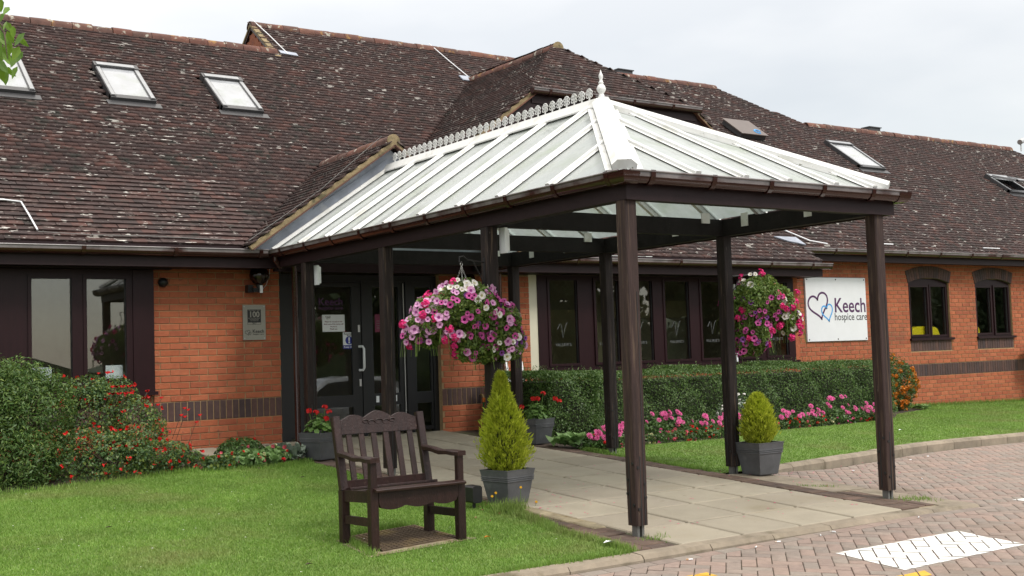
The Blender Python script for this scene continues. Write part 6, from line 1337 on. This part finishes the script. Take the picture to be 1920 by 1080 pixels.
# ------------------------------------------------------------------ overhanging tree at the left, trees and car behind the camera (seen in the glass)
def ray(u, v, d):
    k = fw+rt*((u-960)/CP['f'])-up*((v-540)/CP['f']); return Vector(CP['c'])+k*d
t = thing('overhanging_tree', 'leafy branch of a tree reaching in at the top left corner', 'tree', (-7.6, -5.6, g(-7.6, -5.6)))
tb = Vector((-7.6, -5.6, g(-7.6, -5.6)-.05)); j0 = ray(-150, -60, 6.6)
MB().tube([tb, tb+Vector((.1, .05, 1.2)), tb+Vector((.05, .1, 2.6)), tb+Vector((.2, 0, 4.6))], [.16, .13, .10, .04], 10).build('trunk', 'bark', t, smooth=True)
MB().tube([tb+Vector((.05, .1, 2.5)), (tb+Vector((.05, .1, 2.6))).lerp(j0, .5)+Vector((0, 0, .25)), j0, ray(-40, 0, 6.4), ray(8, 62, 6.3), ray(14, 110, 6.3)], [.06, .04, .02, .010, .005, .002], 7).build('branch', 'bark', t, smooth=True)
MB().tube([ray(-40, 0, 6.4), ray(10, 55, 6.35), ray(38, 70, 6.3)], [.008, .004, .002], 6).build('twig', 'bark', t)
lv = [(5, 32, 8), (12, 20, 9), (10, 48, 20), (3, 60, 21), (20, 68, 16), (37, 74, 20), (45, 78, 16), (22, 88, 20), (15, 92, 14), (30, 100, 18), (35, 108, 18), (8, 100, 20), (15, 112, 18), (3, 108, 20), (20, 134, 16), (28, 136, 15), (5, 125, 20), (10, 145, 18), (2, 140, 18), (0, 90, 20), (7, 75, 20), (25, 60, 12), (-8, 70, 20), (-14, 110, 20), (-10, 40, 20), (-20, 80, 20), (14, 80, 18), (26, 116, 14), (18, 52, 14), (2, 10, 16), (-6, 20, 18)]
r = random.Random(3)
for u, v, s_ in lv:
    p_ = ray(u, v, 6.2+r.uniform(0, .5)); L_ = (s_+11)/CP['f']*6.3; ax = (-up+rt*r.gauss(0, .5)-fw*r.gauss(0, .3)).normalized(); sd_ = (ax.cross(fw)+fw*r.gauss(0, .4)).normalized(); n_ = ax.cross(sd_)
    q = MB(); q.add([p_-ax*L_*.5, p_-ax*L_*.2+sd_*L_*.27+n_*.006, p_-ax*L_*.1, p_-ax*L_*.2-sd_*L_*.27+n_*.006, p_+ax*L_*.2+sd_*L_*.2+n_*.004, p_+ax*L_*.2, p_+ax*L_*.2-sd_*L_*.2+n_*.004, p_+ax*L_*.55], [(0, 2, 1), (0, 3, 2), (1, 2, 5, 4), (2, 3, 6, 5), (4, 5, 7), (5, 6, 7)]); put('leaf', q.mesh('leaf', 'treeleaf'), t)
P, D = ell_pts(5000, (-7.9, -5.3, 3.9), (1.5, 1.5, 1.3), .3, .2, 6); put('crown', qmesh('crown', leafquads(P, D, .08, .55, .9), 'treeleaf'), t)
def far_tree_mesh(seed, H):
    bl = []; r = random.Random(seed)
    Ps, Ds = [], []
    for k in range(9):
        c = (r.gauss(0, H*.17), r.gauss(0, H*.17), H*r.uniform(.35, .82)); rr = H*r.uniform(.13, .2); p_, d_ = ell_pts(420, c, (rr, rr, rr*.85), .4, .2, seed*31+k); Ps.append(p_); Ds.append(d_)
    return qmesh('crown', leafquads(np.concatenate(Ps), np.concatenate(Ds), H*.05, .7, .9), 'farleaf')
cms = [far_tree_mesh(s_, 9) for s_ in (1, 2, 3)]
q = MB(); q.tube([(0, 0, -.3), (.05, 0, 2.5), (0, .1, 5)], [.28, .22, .1], 8); tm = q.mesh('trunk', 'bark')
k = 0
for x, y in [(24, -27), (30, -25), (36, -29), (42, -24), (47, -30), (53, -26), (58, -33), (64, -29), (70, -35), (19, -36), (27, -40), (60, -44), (75, -42), (48, -42), (38, -40)]:
    o = thing('roadside_tree', 'dark green broadleaf tree across the car park, reflected in the windows', 'tree', (x, y, g(x, y)-.1), 'trees across the car park')
    c = put('crown', cms[k % 3], o); c.matrix_parent_inverse = Matrix.Identity(4); c.rotation_euler = (0, 0, k*1.3); s_ = 1+.25*math.sin(k*2.1); c.scale = (s_, s_, s_*1.05)
    c = put('trunk', tm, o); c.matrix_parent_inverse = Matrix.Identity(4); k += 1
q = MB(); n = 40; top = [(-140+i*8, -150-.0*i, g(0, -150)+6+3*math.sin(i*.5)+2*math.sin(i*1.3)) for i in range(n+1)]
q.prism([(-140, -150, -8)]+top+[(180, -150, -8)], (0, -40, 0)); q.build('hills', 'farleaf', kind='structure')
# parked car seen only in the door glass
def car(x, y, rot, label):
    z = road_z(x, y); t = thing('parked_car', label, 'car', (x, y, z)); T = Matrix.Translation((x, y, z)) @ Matrix.Rotation(rot, 4, 'Z')
    def tr(mb): mb.v = [tuple(T @ Vector(v)) for v in mb.v]; return mb
    side = [(-2.1, .3), (-2.15, .65), (-1.95, .85), (-1.35, .95), (-.75, 1.38), (-.2, 1.46), (.7, 1.42), (1.25, 1.0), (1.95, .82), (2.15, .6), (2.1, .3)]
    q = MB(); rings = [(-.84, .93), (-.78, 1.0), (.78, 1.0), (.84, .93)]; vs = []
    for yy, s_ in rings: vs += [(px_*(1 if s_ == 1 else .985), yy*(1-.22*max(0, (pz-.9)/.5)), pz*s_+.3*(1-s_)) for px_, pz in side]
    k_ = len(side); q.add(vs, [(a*k_+i, a*k_+(i+1) % k_, (a+1)*k_+(i+1) % k_, (a+1)*k_+i) for a in range(3) for i in range(k_)]+[tuple(range(k_-1, -1, -1)), tuple(3*k_+i for i in range(k_))]); tr(q).build('body', 'car', t, smooth=True)
    for sg in (-1, 1):
        q = MB(); w0 = .80*sg
        q.prism([(-1.2, w0, .97), (-.72, w0*.93, 1.31), (.0, w0*.92, 1.37), (.0, w0, .97)], (0, .05*sg, 0)); tr(q).build('window', 'black', t); q = MB(); q.prism([(.06, w0, .97), (.06, w0*.92, 1.37), (.6, w0*.93, 1.33), (1.05, w0, .98)], (0, .05*sg, 0)); tr(q).build('window', 'black', t)
        for xx in (-1.3, 1.3):
            q = MB(); q.tube([(xx, .70*sg, .31), (xx, .87*sg, .31)], .31, 18); wh_ = tr(q).build('wheel', 'rubber', t); q = MB(); q.tube([(xx, .871*sg, .31), (xx, .885*sg, .31)], .2, 14); tr(q).build('rim', 'steel', wh_)
car(7.6, -13.3, R(8), 'silver hatchback parked across the forecourt, reflected in the glass doors')
